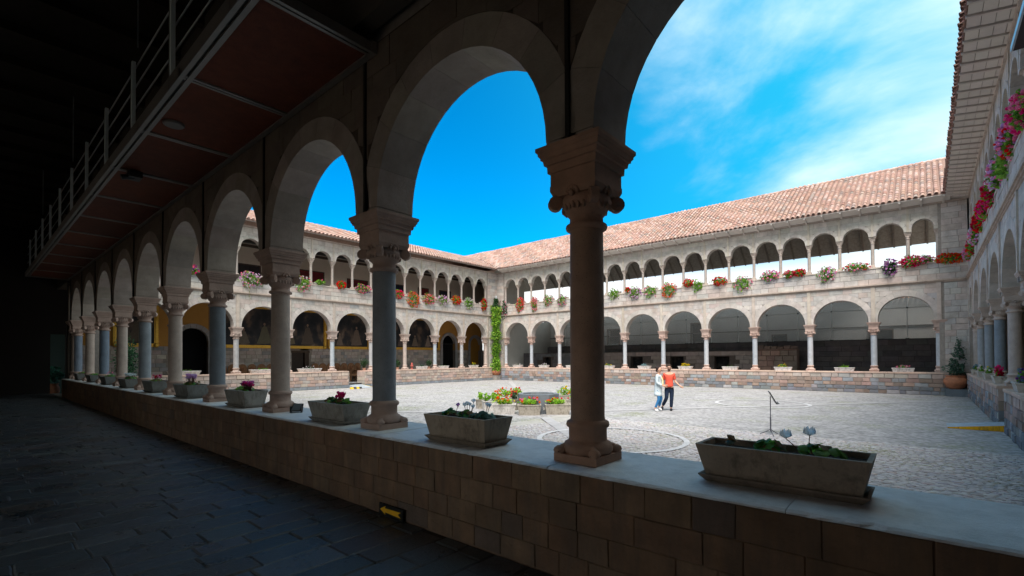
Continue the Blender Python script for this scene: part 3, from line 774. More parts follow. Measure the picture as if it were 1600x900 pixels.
def roofs():
    pitch = 0.262; rowl = 0.375
    # far wing roof
    u = Vector((0, 1, 0.627)).normalized(); w = Vector((1, 0, 0)); n_ = w.cross(u)
    P = Pieces('roof_tile', M_TILE, 'small_roof_tiles')
    rt = MB()
    ridge_y = 36.75
    def slab(b, x0, x1, y0, y1, zf, t, tint):
        vs = [(x0, y0, zf(y0)), (x1, y0, zf(y0)), (x1, y1, zf(y1)), (x0, y1, zf(y1))]
        vs = vs+[(x, y, z-t) for x, y, z in vs]
        b.add(vs, [(0, 1, 2, 3), (7, 6, 5, 4), (0, 4, 5, 1), (1, 5, 6, 2), (2, 6, 7, 3), (3, 7, 4, 0)], tint)
    slab(rt, -40.0, 0.95, 31.50, ridge_y, zR, 0.06, (0.24, 0.15, 0.12))
    roof = rt.build('roof', M_TILE, WR, (0, -32.42, 0)); roof.parent = WR
    L_ = (ridge_y-31.45)/u.y; nr = int(L_/rowl)+1
    for j in range(nr):
        for i in range(int(41.0/pitch)):
            x = -40+pitch*(i+0.5)+random.uniform(-0.008, 0.008); 
            o = Vector((x, 31.45, 9.99))+u*(j*rowl+random.uniform(-0.012, 0.012))
            if j == 0: o = o-u*random.uniform(-0.02, 0.03)
            if o.y > ridge_y-0.1: continue
            if zL(o.x) > o.z+0.03 and o.x < -29.2 and o.x > -35.05: continue
            if o.x > 0.95: continue
            o = o+n_*(0.022*sin(x*0.8)+0.014*sin(x*2.3+j)+random.uniform(-.006, .006))
            tile_mesh(P, o+n_*0.012, u, w, n_, pitch*0.74, rowl+0.05, tint_tile())
    # the ridge caps
    P2 = MB()
    x = -40
    while x < 1:
        P2.bar((x, ridge_y, zR(ridge_y)-0.02), (x+0.42, ridge_y, zR(ridge_y)+0.0), 0.10, tint_tile(), 0, 8, 0.115); x += 0.38
    # emission in world frame under roof
    for pc in P.P: pass
    P.xf = lambda p: (p[0], p[1], p[2])
    P.emit(roof, 300)
    P2.build('ridge_cap', M_TILE, roof)
    # back slope, seen from below through the upper arches: boards and rafters
    rb = MB()
    zb = lambda y: zR(ridge_y)-(y-ridge_y)*0.85
    yb = 41.3
    vs = [(-40, ridge_y, zb(ridge_y)), (1, ridge_y, zb(ridge_y)), (1, yb, zb(yb)), (-40, yb, zb(yb))]
    rb.add(vs+[(x, y, z-0.05) for x, y, z in vs], [(0, 1, 2, 3), (7, 6, 5, 4), (2, 6, 7, 3), (0, 4, 5, 1), (1, 5, 6, 2), (3, 7, 4, 0)], (0.36, 0.32, 0.28))
    rb.build('back_roof_slope', M_WOOD, roof)
    x = -29.8
    while x < 1:
        b = MB()
        for y0, y1, zf in ((31.7, ridge_y, zR), (ridge_y, 41.2, zb)):
            b.add([(x-.05, y0, zf(y0)-0.20), (x+.05, y0, zf(y0)-0.20), (x+.05, y1, zf(y1)-0.20), (x-.05, y1, zf(y1)-0.20), (x-.05, y0, zf(y0)-0.07), (x+.05, y0, zf(y0)-0.07), (x+.05, y1, zf(y1)-0.07), (x-.05, y1, zf(y1)-0.07)],
                  [(0, 3, 2, 1), (4, 5, 6, 7), (0, 1, 5, 4), (1, 2, 6, 5), (2, 3, 7, 6), (3, 0, 4, 7)], jit((0.24, 0.20, 0.17), 0.1))
        b.build('rafter', M_WOOD, roof); x += 0.856
    for yy in (34.0, 36.7, 39.2):
        b = MB(); zz = min(zR(yy), zb(yy) if yy > ridge_y else 99)-0.36
        b.box(-30, 1.2, yy-0.09, yy+0.09, zz, zz+0.17, (0.24, 0.20, 0.17)); b.build('purlin', M_WOOD, roof)
    # eave: whitewashed boards with rafter ends
    eb = MB()
    vs = [(-29.35, 31.50, 9.955), (1.0, 31.50, 9.955), (1.0, 32.12, 9.80), (-29.35, 32.12, 9.80)]
    eb.add(vs+[(x, y, z-0.02) for x, y, z in vs], [(0, 1, 2, 3), (7, 6, 5, 4), (0, 4, 5, 1), (2, 6, 7, 3)], (0.62, 0.57, 0.53))
    eb.build('eave_board', M_PLASTER, roof)
    x = -29.2
    while x < 0.9:
        b = MB(); b.add([(x-.045, 31.53, 9.86), (x+.045, 31.53, 9.86), (x+.045, 32.25, 9.70), (x-.045, 32.25, 9.70), (x-.045, 31.53, 9.945), (x+.045, 31.53, 9.945), (x+.045, 32.25, 9.80), (x-.045, 32.25, 9.80)], [(3, 2, 1, 0), (4, 5, 6, 7), (0, 1, 5, 4), (1, 2, 6, 5), (2, 3, 7, 6), (3, 0, 4, 7)], (0.58, 0.53, 0.49)); b.build('rafter_end', M_PLASTER, roof); x += 0.856
    # left wing roof
    u = Vector((-1, 0, 0.375)).normalized(); w = Vector((0, 1, 0)); n_ = Vector((0.375, 0, 1)).normalized()
    P = Pieces('roof_tile', M_TILE, 'small_roof_tiles')
    rt = MB(); rx = -35.05
    vs = [(-29.40, 3.2, zL(-29.4)), (-29.40, 33.0, zL(-29.4)), (rx, 38.5, zL(rx)), (rx, 3.2, zL(rx))]
    rt.add(vs+[(x, y, z-0.06) for x, y, z in vs], [(0, 1, 2, 3), (7, 6, 5, 4), (0, 4, 5, 1), (2, 6, 7, 3)], (0.24, 0.15, 0.12))
    vs = [(rx, 3.2, zL(rx)), (rx, 38.5, zL(rx)), (-41, 38.5, 9.4), (-41, 3.2, 9.4)]
    rt.add(vs+[(x, y, z-0.06) for x, y, z in vs], [(0, 1, 2, 3), (7, 6, 5, 4)], (0.5, 0.32, 0.26))
    rl = rt.build('roof', M_TILE, None); rl.parent = WL; rl.matrix_parent_inverse = WL_INV
    nr = int(5.7/u.length/rowl*1.07)+1
    for j in range(nr):
        for i in range(int(35.3/pitch)):
            y = 3.2+pitch*(i+0.5)+random.uniform(-0.008, 0.008)
            o = Vector((-29.35, y, 9.99))+u*(j*rowl+random.uniform(-0.012, 0.012))
            if o.x < rx+0.1: continue
            if zR(o.y) > o.z+0.0 and o.y > 31.3: continue
            tile_mesh(P, o+n_*0.012, u, w, n_, pitch*0.74, rowl+0.05, tint_tile())
    P.emit(rl, 300)
    y = 3.2; b = MB()
    while y < 38:
        b.bar((rx, y, zL(rx)-0.02), (rx, y+0.42, zL(rx)), 0.10, tint_tile(), 0, 8, 0.115); y += 0.38
    b.build('ridge_cap', M_TILE, rl)
    eb = MB()
    vs = [(-29.42, 4, zL(-29.42)-0.075), (-29.42, 31.6, zL(-29.42)-0.075), (-30.1, 31.6, zL(-30.1)-0.11), (-30.1, 4, zL(-30.1)-0.11)]
    eb.add(vs+[(x, y, z-0.02) for x, y, z in vs], [(0, 1, 2, 3), (7, 6, 5, 4), (0, 4, 5, 1)], (0.46, 0.41, 0.37)); eb.build('eave_board', M_PLASTER, rl)
    # right wing: deep flat whitewashed eave, tiles seen edge-on
    P = Pieces('roof_tile', M_TILE, 'small_roof_tiles')
    u = Vector((1, 0, 0.45)).normalized(); w = Vector((0, 1, 0)); n_ = Vector((-0.45, 0, 1)).normalized()
    rt = MB()
    vs = [(0.80, 3.6, 10.02), (0.80, 37, 10.02), (6.0, 37, 12.36), (6.0, 3.6, 12.36)]
    rt.add(vs+[(x, y, z-0.07) for x, y, z in vs], [(0, 1, 2, 3), (7, 6, 5, 4), (0, 4, 5, 1), (2, 6, 7, 3), (1, 5, 6, 2), (3, 7, 4, 0)], (0.24, 0.15, 0.12))
    rw = rt.build('roof', M_TILE, None); rw.parent = WW; rw.matrix_parent_inverse = WW_INV
    for j in range(13):
        for i in range(int(33.2/0.24)):
            y = 3.7+0.24*(i+0.5)+random.uniform(-0.012, 0.012)
            o = Vector((0.74, y, 10.0))+u*(j*rowl+random.uniform(-0.02, 0.02))+n_*random.uniform(0, 0.015)
            tile_mesh(P, o, u, w, n_, 0.20, rowl+0.05, jit((0.36, 0.20, 0.16), 0.2))
            if j == 0: tile_mesh(P, o+w*0.12+Vector((0.01, 0, 0.015)), u, w, -n_, 0.17, rowl, jit((0.30, 0.17, 0.14), 0.2))
    P.emit(rw, 300)
    # soffit: boards between rafters, each board bay a part
    y = 3.9; zf = lambda x: 9.93-(x-0.85)*0.16
    while y < 32.2:
        e = y+0.60
        for (x0, x1) in ((0.83, 1.08), (1.085, 1.33), (1.335, 1.56), (1.565, 1.70)):
            b = MB(); j0, j1 = random.uniform(0, 0.02), random.uniform(0, 0.02)
            vs = [(x0+.004, y+.05+j0, zf(x0)), (x1-.004, y+.05+j0, zf(x1)), (x1-.004, e-.05-j1, zf(x1)), (x0+.004, e-.05-j1, zf(x0))]
            b.add(vs+[(x, yy, z+0.02) for x, yy, z in vs], [(3, 2, 1, 0), (4, 5, 6, 7), (0, 1, 5, 4), (1, 2, 6, 5), (2, 3, 7, 6), (3, 0, 4, 7)], jit((0.56, 0.50, 0.46), 0.06))
            b.build('soffit_board', M_PLASTER, rw)
        b = MB(); vs = [(0.80, y-.035, zf(.8)-.045), (1.70, y-.035, zf(1.7)-.045), (1.70, y+.035, zf(1.7)-.045), (0.80, y+.035, zf(.8)-.045)]
        b.add(vs+[(x, yy, z+0.10) for x, yy, z in vs], [(3, 2, 1, 0), (4, 5, 6, 7), (0, 1, 5, 4), (1, 2, 6, 5), (2, 3, 7, 6), (3, 0, 4, 7)], jit((0.50, 0.44, 0.40), 0.06))
        b.build('rafter', M_PLASTER, rw)
        y = e
    b = MB(); b.add([(0.80, 3.8, 9.97), (0.80, 32.2, 9.97), (1.75, 32.2, 9.83), (1.75, 3.8, 9.83)], [(3, 2, 1, 0)], (0.30, 0.25, 0.22)); b.build('eave_deck', M_WOOD, rw)
    # near wing roof
    rt = MB()
    vs = [(-34.0, 4.35, 9.95), (3.0, 4.35, 9.95), (3.0, -2.2, 12.6), (-34.0, -2.2, 12.6)]
    rt.add(vs+[(x, y, z-0.10) for x, y, z in vs], [(3, 2, 1, 0), (4, 5, 6, 7), (0, 1, 5, 4), (1, 2, 6, 5), (2, 3, 7, 6), (3, 0, 4, 7)], (0.45, 0.28, 0.22))
    rn = rt.build('roof', M_TILE, None); rn.parent = WN; rn.matrix_parent_inverse = WN_INV
def inv(o): return (Matrix.Translation(o.location)@Matrix.Rotation(o.rotation_euler.z, 4, 'Z')).inverted()
WL_INV, WW_INV, WN_INV, WR_INV = inv(WL), inv(WW), inv(WN), inv(WR)
roofs()

def wpart(mb, name, mat, W, WINV, origin=None):
    """a part written in world coordinates"""
    o = mb.build(name, mat, None, origin=origin); o.parent = W; o.matrix_parent_inverse = WINV; return o
def wchild(mb, name, mat, parent):
    """child of a part that itself sits in world coordinates"""
    return mb.build(name, mat, parent)

# ------------------------------------------------------------------ inside of the wings
random.seed(51)
# gallery floors (upper) and their beams
def slab_part(W, WINV, x0, x1, y0, y1, z0, z1, tint, name='gallery_slab', mat=None):
    b = MB(); b.box(x0, x1, y0, y1, z0, z1, tint); return wpart(b, name, mat or M_WOOD, W, WINV)
slab_part(WL, WL_INV, -33.9, -30.46, 3.9, 36, 5.62, 5.86, (0.11, 0.075, 0.05))
slab_part(WR, WR_INV, -30.0, 2.0, 32.65, 36.3, 5.62, 5.86, (0.16, 0.14, 0.12))
slab_part(WW, WW_INV, 2.1, 5.6, 3.9, 32.0, 5.62, 5.86, (0.11, 0.09, 0.07))
# left wing back wall
def left_inside():
    X = -33.6
    b = MB()
    def wall(y0, y1, z0, z1, t, name='back_wall', mat=M_PLASTER, th=0.3):
        m = MB(); m.box(X-th, X, y0, y1, z0, z1, t); return wpart(m, name, mat, WL, WL_INV)
    stone_t = (0.9, 0.85, 0.8)
    ochre = (0.42, 0.21, 0.05)
    # doorways in the lower wall: big arched passage, small door, portal, niche
    doors = [(8.35, 9.95, 3.1), (15.05, 16.25, 2.45), (28.72, 30.25, 3.35), (32.2, 33.6, 3.3)]
    y = 3.9
    for a, c, h in doors:
        wall(y, a, FL, 2.72, stone_t, mat=M_MORTAR); wall(a, c, h if h < 2.72 else h, max(h, 2.72)+0.001 if h < 2.72 else h+0.01, stone_t, mat=M_MORTAR) if h < 2.72 else None
        y = c
    wall(y, 36, FL, 2.72, stone_t, mat=M_MORTAR)
    # upper part of the ground floor wall: ochre plaster, with arched heads over the openings
    y = 3.9
    for a, c, h in doors:
        wall(y, a, 2.72, 5.62, ochre if a < 12 or a > 27 else (0.20, 0.12, 0.06)); y = c
        if h < 2.72: wall(a, c, 2.45, 5.62, (0.20, 0.12, 0.06)); continue
        m = MB(); mid = (a+c)/2; r = (c-a)/2; zs = h-0.02; n = 14
        pts = [(mid-r*cos(pi*k/n), zs+r*sin(pi*k/n)) for k in range(n+1)]
        for (p0, q0), (p1, q1) in zip(pts[:-1], pts[1:]):
            m.add([(X, p0, q0), (X, p1, q1), (X, p1, 5.62), (X, p0, 5.62)], [(0, 1, 2, 3)], ochre)
            m.add([(X, p0, q0), (X, p1, q1), (X-0.3, p1, q1), (X-0.3, p0, q0)], [(0, 1, 2, 3)], (0.3, 0.26, 0.22))
        wpart(m, 'back_wall', M_PLASTER, WL, WL_INV)
        # stone surround of dressed blocks
        for k in range(9):
            t0, t1 = pi*k/9+0.01, pi*(k+1)/9-0.01; v = MB(); vs = []
            for rr in (r, r+0.26):
                for dx in (0, 0.05):
                    for t in (t0, t1): vs.append((X+dx, mid-rr*cos(t), zs+rr*sin(t)))
            v.add(vs, [(0, 1, 5, 4), (2, 6, 7, 3), (0, 2, 3, 1), (4, 5, 7, 6), (0, 4, 6, 2), (1, 3, 7, 5)], jit((0.27, 0.255, 0.25), 0.08)); wpart(v, 'surround_stone', M_STONE, WL, WL_INV)
        for sg, yy in ((-1, a), (1, c)):
            z = FL
            while z < zs-0.05:
                z2 = min(zs, z+0.38); v = MB(); v.box(X-0.1, X+0.05, yy if sg > 0 else yy-0.26, yy+0.26 if sg > 0 else yy, z+0.004, z2-0.004, jit((0.27, 0.255, 0.25), 0.08)); wpart(v, 'surround_stone', M_STONE, WL, WL_INV); z = z2
    # dark rooms behind the openings
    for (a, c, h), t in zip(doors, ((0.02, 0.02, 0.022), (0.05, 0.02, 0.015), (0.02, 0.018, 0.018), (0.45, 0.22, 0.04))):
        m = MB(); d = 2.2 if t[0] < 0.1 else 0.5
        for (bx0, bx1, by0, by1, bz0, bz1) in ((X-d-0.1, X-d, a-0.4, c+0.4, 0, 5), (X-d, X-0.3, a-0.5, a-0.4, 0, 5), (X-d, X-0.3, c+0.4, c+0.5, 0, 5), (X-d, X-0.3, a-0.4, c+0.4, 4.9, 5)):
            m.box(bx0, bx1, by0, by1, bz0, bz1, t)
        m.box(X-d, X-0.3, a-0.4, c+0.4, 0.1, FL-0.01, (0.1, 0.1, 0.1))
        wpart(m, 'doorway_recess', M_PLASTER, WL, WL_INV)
    # dressed stones on the lower wall
    P = Pieces('wall_stone', M_STONE, 'small_wall_stones', xfL)
    def skip(a, b_, z0, z1):
        for p, q, h in doors:
            lim = 0.27 if h > 2.72 else 0.02
            if b_ > p-lim and a < q+lim: return True
        return False
    rows(P, 3.9, 34.5, [FL+0.02+0.245*k for k in range(11)], 0.42, 3.37, 0.02, pal_inner, skip=skip, g=0.007, ch=0.01)
    P.emit(WL, 300)
    # dark wooden door leaf in the small doorway
    m = MB(); m.box(X-0.02, X+0.04, 15.95, 16.25, FL, 2.45, (0.05, 0.03, 0.02)); m.box(X-0.02, X+0.05, 15.0, 16.3, 2.40, 2.55, (0.06, 0.035, 0.02)); wpart(m, 'door_frame', M_WOOD, WL, WL_INV)
    m = MB(); m.box(X-0.14, X-0.08, 15.08, 15.9, FL, 2.4, (0.035, 0.022, 0.016)); dl = wpart(m, 'door', M_WOOD, WL, WL_INV)
    # iron gate in the portal
    m = MB(); 
    for k in range(9): m.bar((X-0.25, 28.8+0.17*k, FL), (X-0.25, 28.8+0.17*k, 3.3), 0.012, (0.02, 0.02, 0.02), 0, 6)
    m.box(X-0.27, X-0.23, 28.74, 30.24, 3.28, 3.34, (0.02, 0.02, 0.02)); wpart(m, 'iron_gate', M_DARKM, WL, WL_INV)
    # upper floor: cream wall with dark red doors, dark ceiling
    wall(3.9, 36, 5.86, 9.55, (0.74, 0.63, 0.52))
    m = MB(); m.box(X-0.3, -30.4, 3.9, 36, 9.62, 9.72, (0.035, 0.026, 0.022)); wpart(m, 'ceiling_boards', M_WOOD, WL, WL_INV)
    m = MB(); m.box(X, X+0.12, 3.9, 36, 9.30, 9.46, (0.10, 0.07, 0.05)); wpart(m, 'wall_plate', M_WOOD, WL, WL_INV)
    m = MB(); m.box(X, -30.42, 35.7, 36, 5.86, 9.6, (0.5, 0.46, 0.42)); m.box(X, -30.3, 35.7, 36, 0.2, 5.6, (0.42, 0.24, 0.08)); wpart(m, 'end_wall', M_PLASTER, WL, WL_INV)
    for (a, c, h, t, nm) in ((15.35, 17.3, 8.25, (0.22, 0.02, 0.025), 'gallery_door'), (19.3, 20.9, 8.05, (0.20, 0.018, 0.022), 'gallery_door'), (11.4, 12.9, 8.1, (0.04, 0.03, 0.03), 'gallery_window'), (23.0, 24.5, 8.1, (0.02, 0.03, 0.05), 'gallery_window'), (26.0, 27.0, 8.1, (0.20, 0.018, 0.022), 'gallery_door'), (28.4, 29.6, 8.1, (0.03, 0.04, 0.06), 'gallery_window')):
        z0 = 5.86 if 'door' in nm else 6.6
        m = MB(); m.box(X-0.01, X+0.05, a, c, z0, h, t); d = wpart(m, nm, M_WOOD, WL, WL_INV)
        m = MB()
        for k in range(2):
            for zz in range(3):
                y0 = a+(c-a)*(k+0.08)/2; y1 = a+(c-a)*(k+0.92)/2; q0 = z0+(h-z0)*(zz+0.1)/3; q1 = z0+(h-z0)*(zz+0.9)/3
                m.box(X+0.05, X+0.07, y0, y1, q0, q1, tuple(x*0.7 for x in t))
        m.build('door_panel' if 'door' in nm else 'window_panel', M_WOOD, d)
        m = MB()
        for (y0, y1, q0, q1) in ((a-0.08, a, z0, h+0.08), (c, c+0.08, z0, h+0.08), (a, c, h, h+0.08)): m.box(X, X+0.08, y0, y1, q0, q1, (0.09, 0.05, 0.035))
        m.build('frame', M_WOOD, d)
left_inside()
def right_inside():
    # right wing: pale back wall, dark passage low down
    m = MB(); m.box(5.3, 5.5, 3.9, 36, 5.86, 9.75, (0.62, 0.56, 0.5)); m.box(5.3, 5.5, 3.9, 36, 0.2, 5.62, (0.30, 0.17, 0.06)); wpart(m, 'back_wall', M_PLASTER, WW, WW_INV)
    m = MB(); m.box(2.05, 5.4, 3.9, 36, 9.74, 9.8, (0.3, 0.26, 0.22)); wpart(m, 'ceiling_boards', M_PLASTER, WW, WW_INV)
    m = MB(); m.box(1.6, 5.4, 32.2, 32.62, 5.86, 9.72, (0.46, 0.41, 0.36)); wpart(m, 'end_wall', M_PLASTER, WW, WW_INV)
right_inside()
_m = MB(); _m.box(2.0, 5.5, 35.8, 36.1, 0.2, 9.75, (0.40, 0.36, 0.32)); wpart(_m, 'end_wall', M_PLASTER, WW, WW_INV)
def far_inside():
    """what the far wing's ground floor shows: old dark stone walls with doorways, plaster wall, glass screen"""
    T = empty('dark_stone_wall', (0, 0, 0)); tag(T, 'low wall of dark finely fitted stone with square doorways behind the far arcade', 'wall')
    m = MB(); Y = 36.0; H = 2.42
    nich = [(-27.6, -26.7), (-23.2, -22.6), (-18.54, -17.45), (-15.16, -14.1), (-11.81, -10.75)]
    x = -30
    for a, c in nich:
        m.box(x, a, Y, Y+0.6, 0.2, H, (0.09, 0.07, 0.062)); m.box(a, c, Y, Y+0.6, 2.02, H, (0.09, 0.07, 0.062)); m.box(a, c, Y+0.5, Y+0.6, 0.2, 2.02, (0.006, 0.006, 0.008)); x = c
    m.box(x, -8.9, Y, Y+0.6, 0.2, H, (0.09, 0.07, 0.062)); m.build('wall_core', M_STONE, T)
    P = Pieces('stone_block', M_STONE, 'small_stone_blocks')
    def sk(a, b, z0, z1): return any(b > p-0.03 and a < q+0.03 and z0 < 2.0 for p, q in nich)
    random.seed(61)
    rows(P, -30, -8.9, [0.28+0.30*k for k in range(8)], 0.75, Y, 0.02, lambda i, s, z: jit((0.26, 0.21, 0.19), 0.14) if s > -21 else jit((0.12, 0.115, 0.12), 0.15), skip=sk, g=0.004)
    P.emit(T, 300)
    T = empty('black_stone_wall', (0, 0, 0)); tag(T, 'long black stone wall under the glass screen, behind the low doorway wall', 'wall')
    m = MB(); m.box(-28.2, 1.6, 37.5, 38.1, 0.2, 3.0, (0.04, 0.037, 0.04)); m.build('wall_core', M_STONE, T)
    P = Pieces('stone_block', M_STONE, 'small_stone_blocks')
    rows(P, -28.2, 1.6, [0.28+0.34*k for k in range(9)], 0.8, 37.5, 0.02, lambda i, s, z: jit((0.10, 0.09, 0.092), 0.2), g=0.004)
    P.emit(T, 300)
    T = empty('red_stone_wall_stub', (-7.7, 36.1, 0)); tag(T, 'stub of reddish brown stone wall with a broken top, between two far columns', 'wall')
    m = MB(); m.box(-1.2, 1.2, 0, 0.8, 0.2, 2.5, (0.15, 0.09, 0.07)); m.build('wall_core', M_STONE, T)
    P = Pieces('stone_block', M_STONE, 'small_stone_blocks')
    rows(P, -1.2, 1.2, [0.28, 0.62, 0.97, 1.32, 1.7, 2.05, 2.4], 0.6, 0, 0.05, lambda i, s, z: jit((0.30, 0.19, 0.155) if s < 0 else (0.20, 0.155, 0.125), 0.2))
    for k in range(6):
        P.add(*block(-1.2+0.4*k, -0.8+0.4*k, 2.5, 2.62+random.uniform(0, 0.22), 0.5, 0.5, g=0.01), jit((0.15, 0.10, 0.085), 0.2))
    P.emit(T, 300)
    T = empty('plaster_wall', (0, 0, 0)); tag(T, 'pale plastered wall with dark doorways, behind the glass screen', 'wall')
    m = MB(); op = [(-23.2, -22.0, 3.2, 4.62), (-15.15, -13.95, 3.1, 4.8), (-8.9, -8.0, 2.4, 3.6), (-2.95, -1.7, 2.9, 3.75)]
    x = -31
    for a, c, z0, z1 in op:
        m.box(x, a, 40.5, 40.8, 0.2, 6.0, (0.62, 0.60, 0.57)); m.box(a, c, 40.5, 40.8, z1, 6.0, (0.62, 0.60, 0.57)); m.box(a, c, 40.5, 40.8, 0.2, z0, (0.62, 0.60, 0.57)); x = c
    m.box(x, 2, 40.5, 40.8, 0.2, 6.0, (0.62, 0.60, 0.57)); m.build('wall_face', M_PLASTER, T)
    for a, c, z0, z1 in op:
        m = MB(); m.box(a, c, 40.78, 40.9, z0, z1, (0.015, 0.014, 0.014)); m.build('doorway', M_WOOD, T)
        m = MB()
        for bx in ((a-0.07, a, z0, z1+0.07), (c, c+0.07, z0, z1+0.07), (a, c, z1, z1+0.07)): m.box(bx[0], bx[1], 40.44, 40.52, bx[2], bx[3], (0.10, 0.06, 0.04))
        m.build('frame', M_WOOD, T)
    m = MB(); m.box(-31, 2, 40.42, 40.5, 3.95, 4.02, (0.13, 0.12, 0.11)); m.build('dark_band', M_WOOD, T)
    P = Pieces('roof_tile', M_TILE, 'small_roof_tiles')
    u = Vector((0, 1, 0.4)).normalized(); n_ = Vector((0, -0.4, 1)).normalized()
    for i in range(46):
        for j in range(3):
            tile_mesh(P, Vector((-10+0.26*i, 40.15, 5.72))+u*j*0.36, u, Vector((1, 0, 0)), n_, 0.21, 0.4, jit((0.66, 0.30, 0.16), 0.15))
    P.emit(T, 300, 4)
    # glass screen: sheets, posts, rail
    T = empty('glass_screen', (0, 0, 0)); tag(T, 'tall glass screen on thin pale posts standing above the black stone wall', 'screen')
    m = MB()
    xs = [-26.2+1.95*k for k in range(15)]
    for a, c in zip(xs[:-1], xs[1:]):
        g = MB(); g.box(a+0.03, c-0.03, 37.68, 37.69, 3.06, 5.6, (1, 1, 1)); g.build('glass_panel', M_GLASS, T)
    for a in xs:
        g = MB(); g.bar((a, 37.68, 2.98), (a, 37.68, 5.6), 0.022, (0.6, 0.62, 0.62), 0, 8); g.ball((a, 37.64, 4.95), 0.06, 0.03, 0.06, (0.12, 0.12, 0.12)); g.box(a-0.1, a+0.1, 37.6, 37.75, 2.98, 3.08, (0.03, 0.03, 0.03)); g.build('post', M_METAL, T)
    g = MB(); g.box(-26.3, 1.3, 37.66, 37.7, 4.93, 4.965, (0.5, 0.52, 0.52)); g.build('rail', M_METAL, T)
    g = MB(); g.box(-28.1, 1.5, 37.55, 37.72, 2.99, 3.05, (0.04, 0.04, 0.045)); g.build('base_rail', M_DARKM, T)
    # end walls of the far gallery
    m = MB(); m.box(1.62, 2.0, 32.2, 41, 0, 5.62, (0.40, 0.37, 0.34)); m.box(1.62, 2.0, 32.2, 36.2, 5.86, 9.75, (0.42, 0.39, 0.35))
    wpart(m, 'end_wall', M_PLASTER, WR, WR_INV); m = MB(); m.box(-30.3, -30.06, 32.7, 41, 0, 5.62, (0.52, 0.50, 0.46)); m.box(-30.3, -30.06, 32.7, 36.2, 5.86, 9.6, (0.5, 0.47, 0.42)); wpart(m, 'end_wall', M_PLASTER, WR, WR_INV)
    # far neighbours seen through the open upper gallery
    for i, (x, y, w, d, h, t) in enumerate(((-42, 62, 9, 7, 10.8, (0.33, 0.36, 0.42)), (-31, 66, 8, 7, 11.4, (0.55, 0.55, 0.55)), (-22, 70, 7, 6, 11.0, (0.34, 0.39, 0.46)))):
        B = empty('distant_house', (x, y, 0)); tag(B, ['blue grey distant house glimpsed through the far upper arches, leftmost', 'whitish distant house glimpsed through the far upper arches, middle', 'slate blue distant house glimpsed through the far upper arches, rightmost'][i], 'house', 'distant houses behind the far wing')
        m = MB(); m.box(-w/2, w/2, 0, d, 0, h-1.0, t); m.build('wall', M_PLASTER, B)
        m = MB(); m.add([(-w/2-.3, -.4, h-1.1), (w/2+.3, -.4, h-1.1), (w/2+.3, d/2, h+.3), (-w/2-.3, d/2, h+.3), (w/2+.3, d+.4, h-1.1), (-w/2-.3, d+.4, h-1.1)], [(0, 1, 2, 3), (3, 2, 4, 5), (0, 3, 5), (1, 4, 2)], (0.35, 0.24, 0.2)); m.build('roof', M_TILE, B)
        for k in range(4):
            m = MB(); m.box(-w/2+0.8+k*w/4.4, -w/2+1.7+k*w/4.4, -0.03, 0.02, h-2.8, h-1.7, (0.06, 0.08, 0.1)); m.build('window', M_DARKM, B)
far_inside()

# ------------------------------------------------------------------ inside of the near arcade
random.seed(71)
def near_inside():
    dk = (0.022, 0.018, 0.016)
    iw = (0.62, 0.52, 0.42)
    m = MB(); x = -34
    for a, c in ((-13.6, -12.0), (-5.8, -2.2)):  # unseen openings added to let fill light onto the parapet and columns
        m.box(x, a, -2.1, -1.8, 0.2, 9.6, iw); m.box(a, c, -2.1, -1.8, 3.1, 9.6, iw); x = c
    m.box(x, 3, -2.1, -1.8, 0.2, 9.6, iw); wpart(m, 'inner_wall', M_PLASTER, WN, WN_INV)
    m = MB(); m.box(-15, 0, -4.6, -2.1, 3.6, 3.75, (0.45, 0.40, 0.35)); wpart(m, 'sun_shield_slab', M_PLASTER, WN, WN_INV)  # unseen slab added outside the openings to hold off direct sun
    m = MB(); m.box(3.0, 3.3, -2.1, 3.2, 0.2, 9.6, (0.20, 0.17, 0.14)); wpart(m, 'east_light_stop', M_PLASTER, WN, WN_INV)  # unseen wall added to close the corridor against light from the east
    # west end wall with a doorway at the parapet side, opening on a small lit yard
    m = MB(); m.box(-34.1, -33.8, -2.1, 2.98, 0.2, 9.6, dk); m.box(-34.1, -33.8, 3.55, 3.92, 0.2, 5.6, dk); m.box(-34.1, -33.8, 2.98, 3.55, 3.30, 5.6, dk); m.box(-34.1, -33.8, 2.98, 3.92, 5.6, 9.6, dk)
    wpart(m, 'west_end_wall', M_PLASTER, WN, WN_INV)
    m = MB(); m.box(-38.2, -38, -1, 8, 0, 5.2, (0.07, 0.11, 0.105)); m.box(-38, -34.1, -1, 8, 4.2, 4.35, (0.1, 0.12, 0.12)); o = m.build('yard_wall', M_PLASTER); tag(o, 'pale green plastered yard wall seen through the far dark doorway', 'wall')  # unseen slab over the yard added to dim the view through the doorway
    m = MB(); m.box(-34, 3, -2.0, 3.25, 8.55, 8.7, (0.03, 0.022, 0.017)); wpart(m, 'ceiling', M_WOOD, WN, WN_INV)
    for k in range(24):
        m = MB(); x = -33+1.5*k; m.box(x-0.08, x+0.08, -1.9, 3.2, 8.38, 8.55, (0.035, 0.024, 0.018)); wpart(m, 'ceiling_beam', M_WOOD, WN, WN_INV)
    m = MB(); m.box(-30.1, 1.8, 3.0, 3.2, 5.9, 8.6, (0.10, 0.085, 0.07)); wpart(m, 'upper_light_stop', M_PLASTER, WN, WN_INV)  # added behind the upper arches to keep daylight out of the corridor
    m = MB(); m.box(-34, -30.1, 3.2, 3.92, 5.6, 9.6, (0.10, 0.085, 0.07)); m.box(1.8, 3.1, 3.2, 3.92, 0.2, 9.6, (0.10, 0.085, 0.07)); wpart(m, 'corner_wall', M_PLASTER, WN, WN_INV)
near_inside()

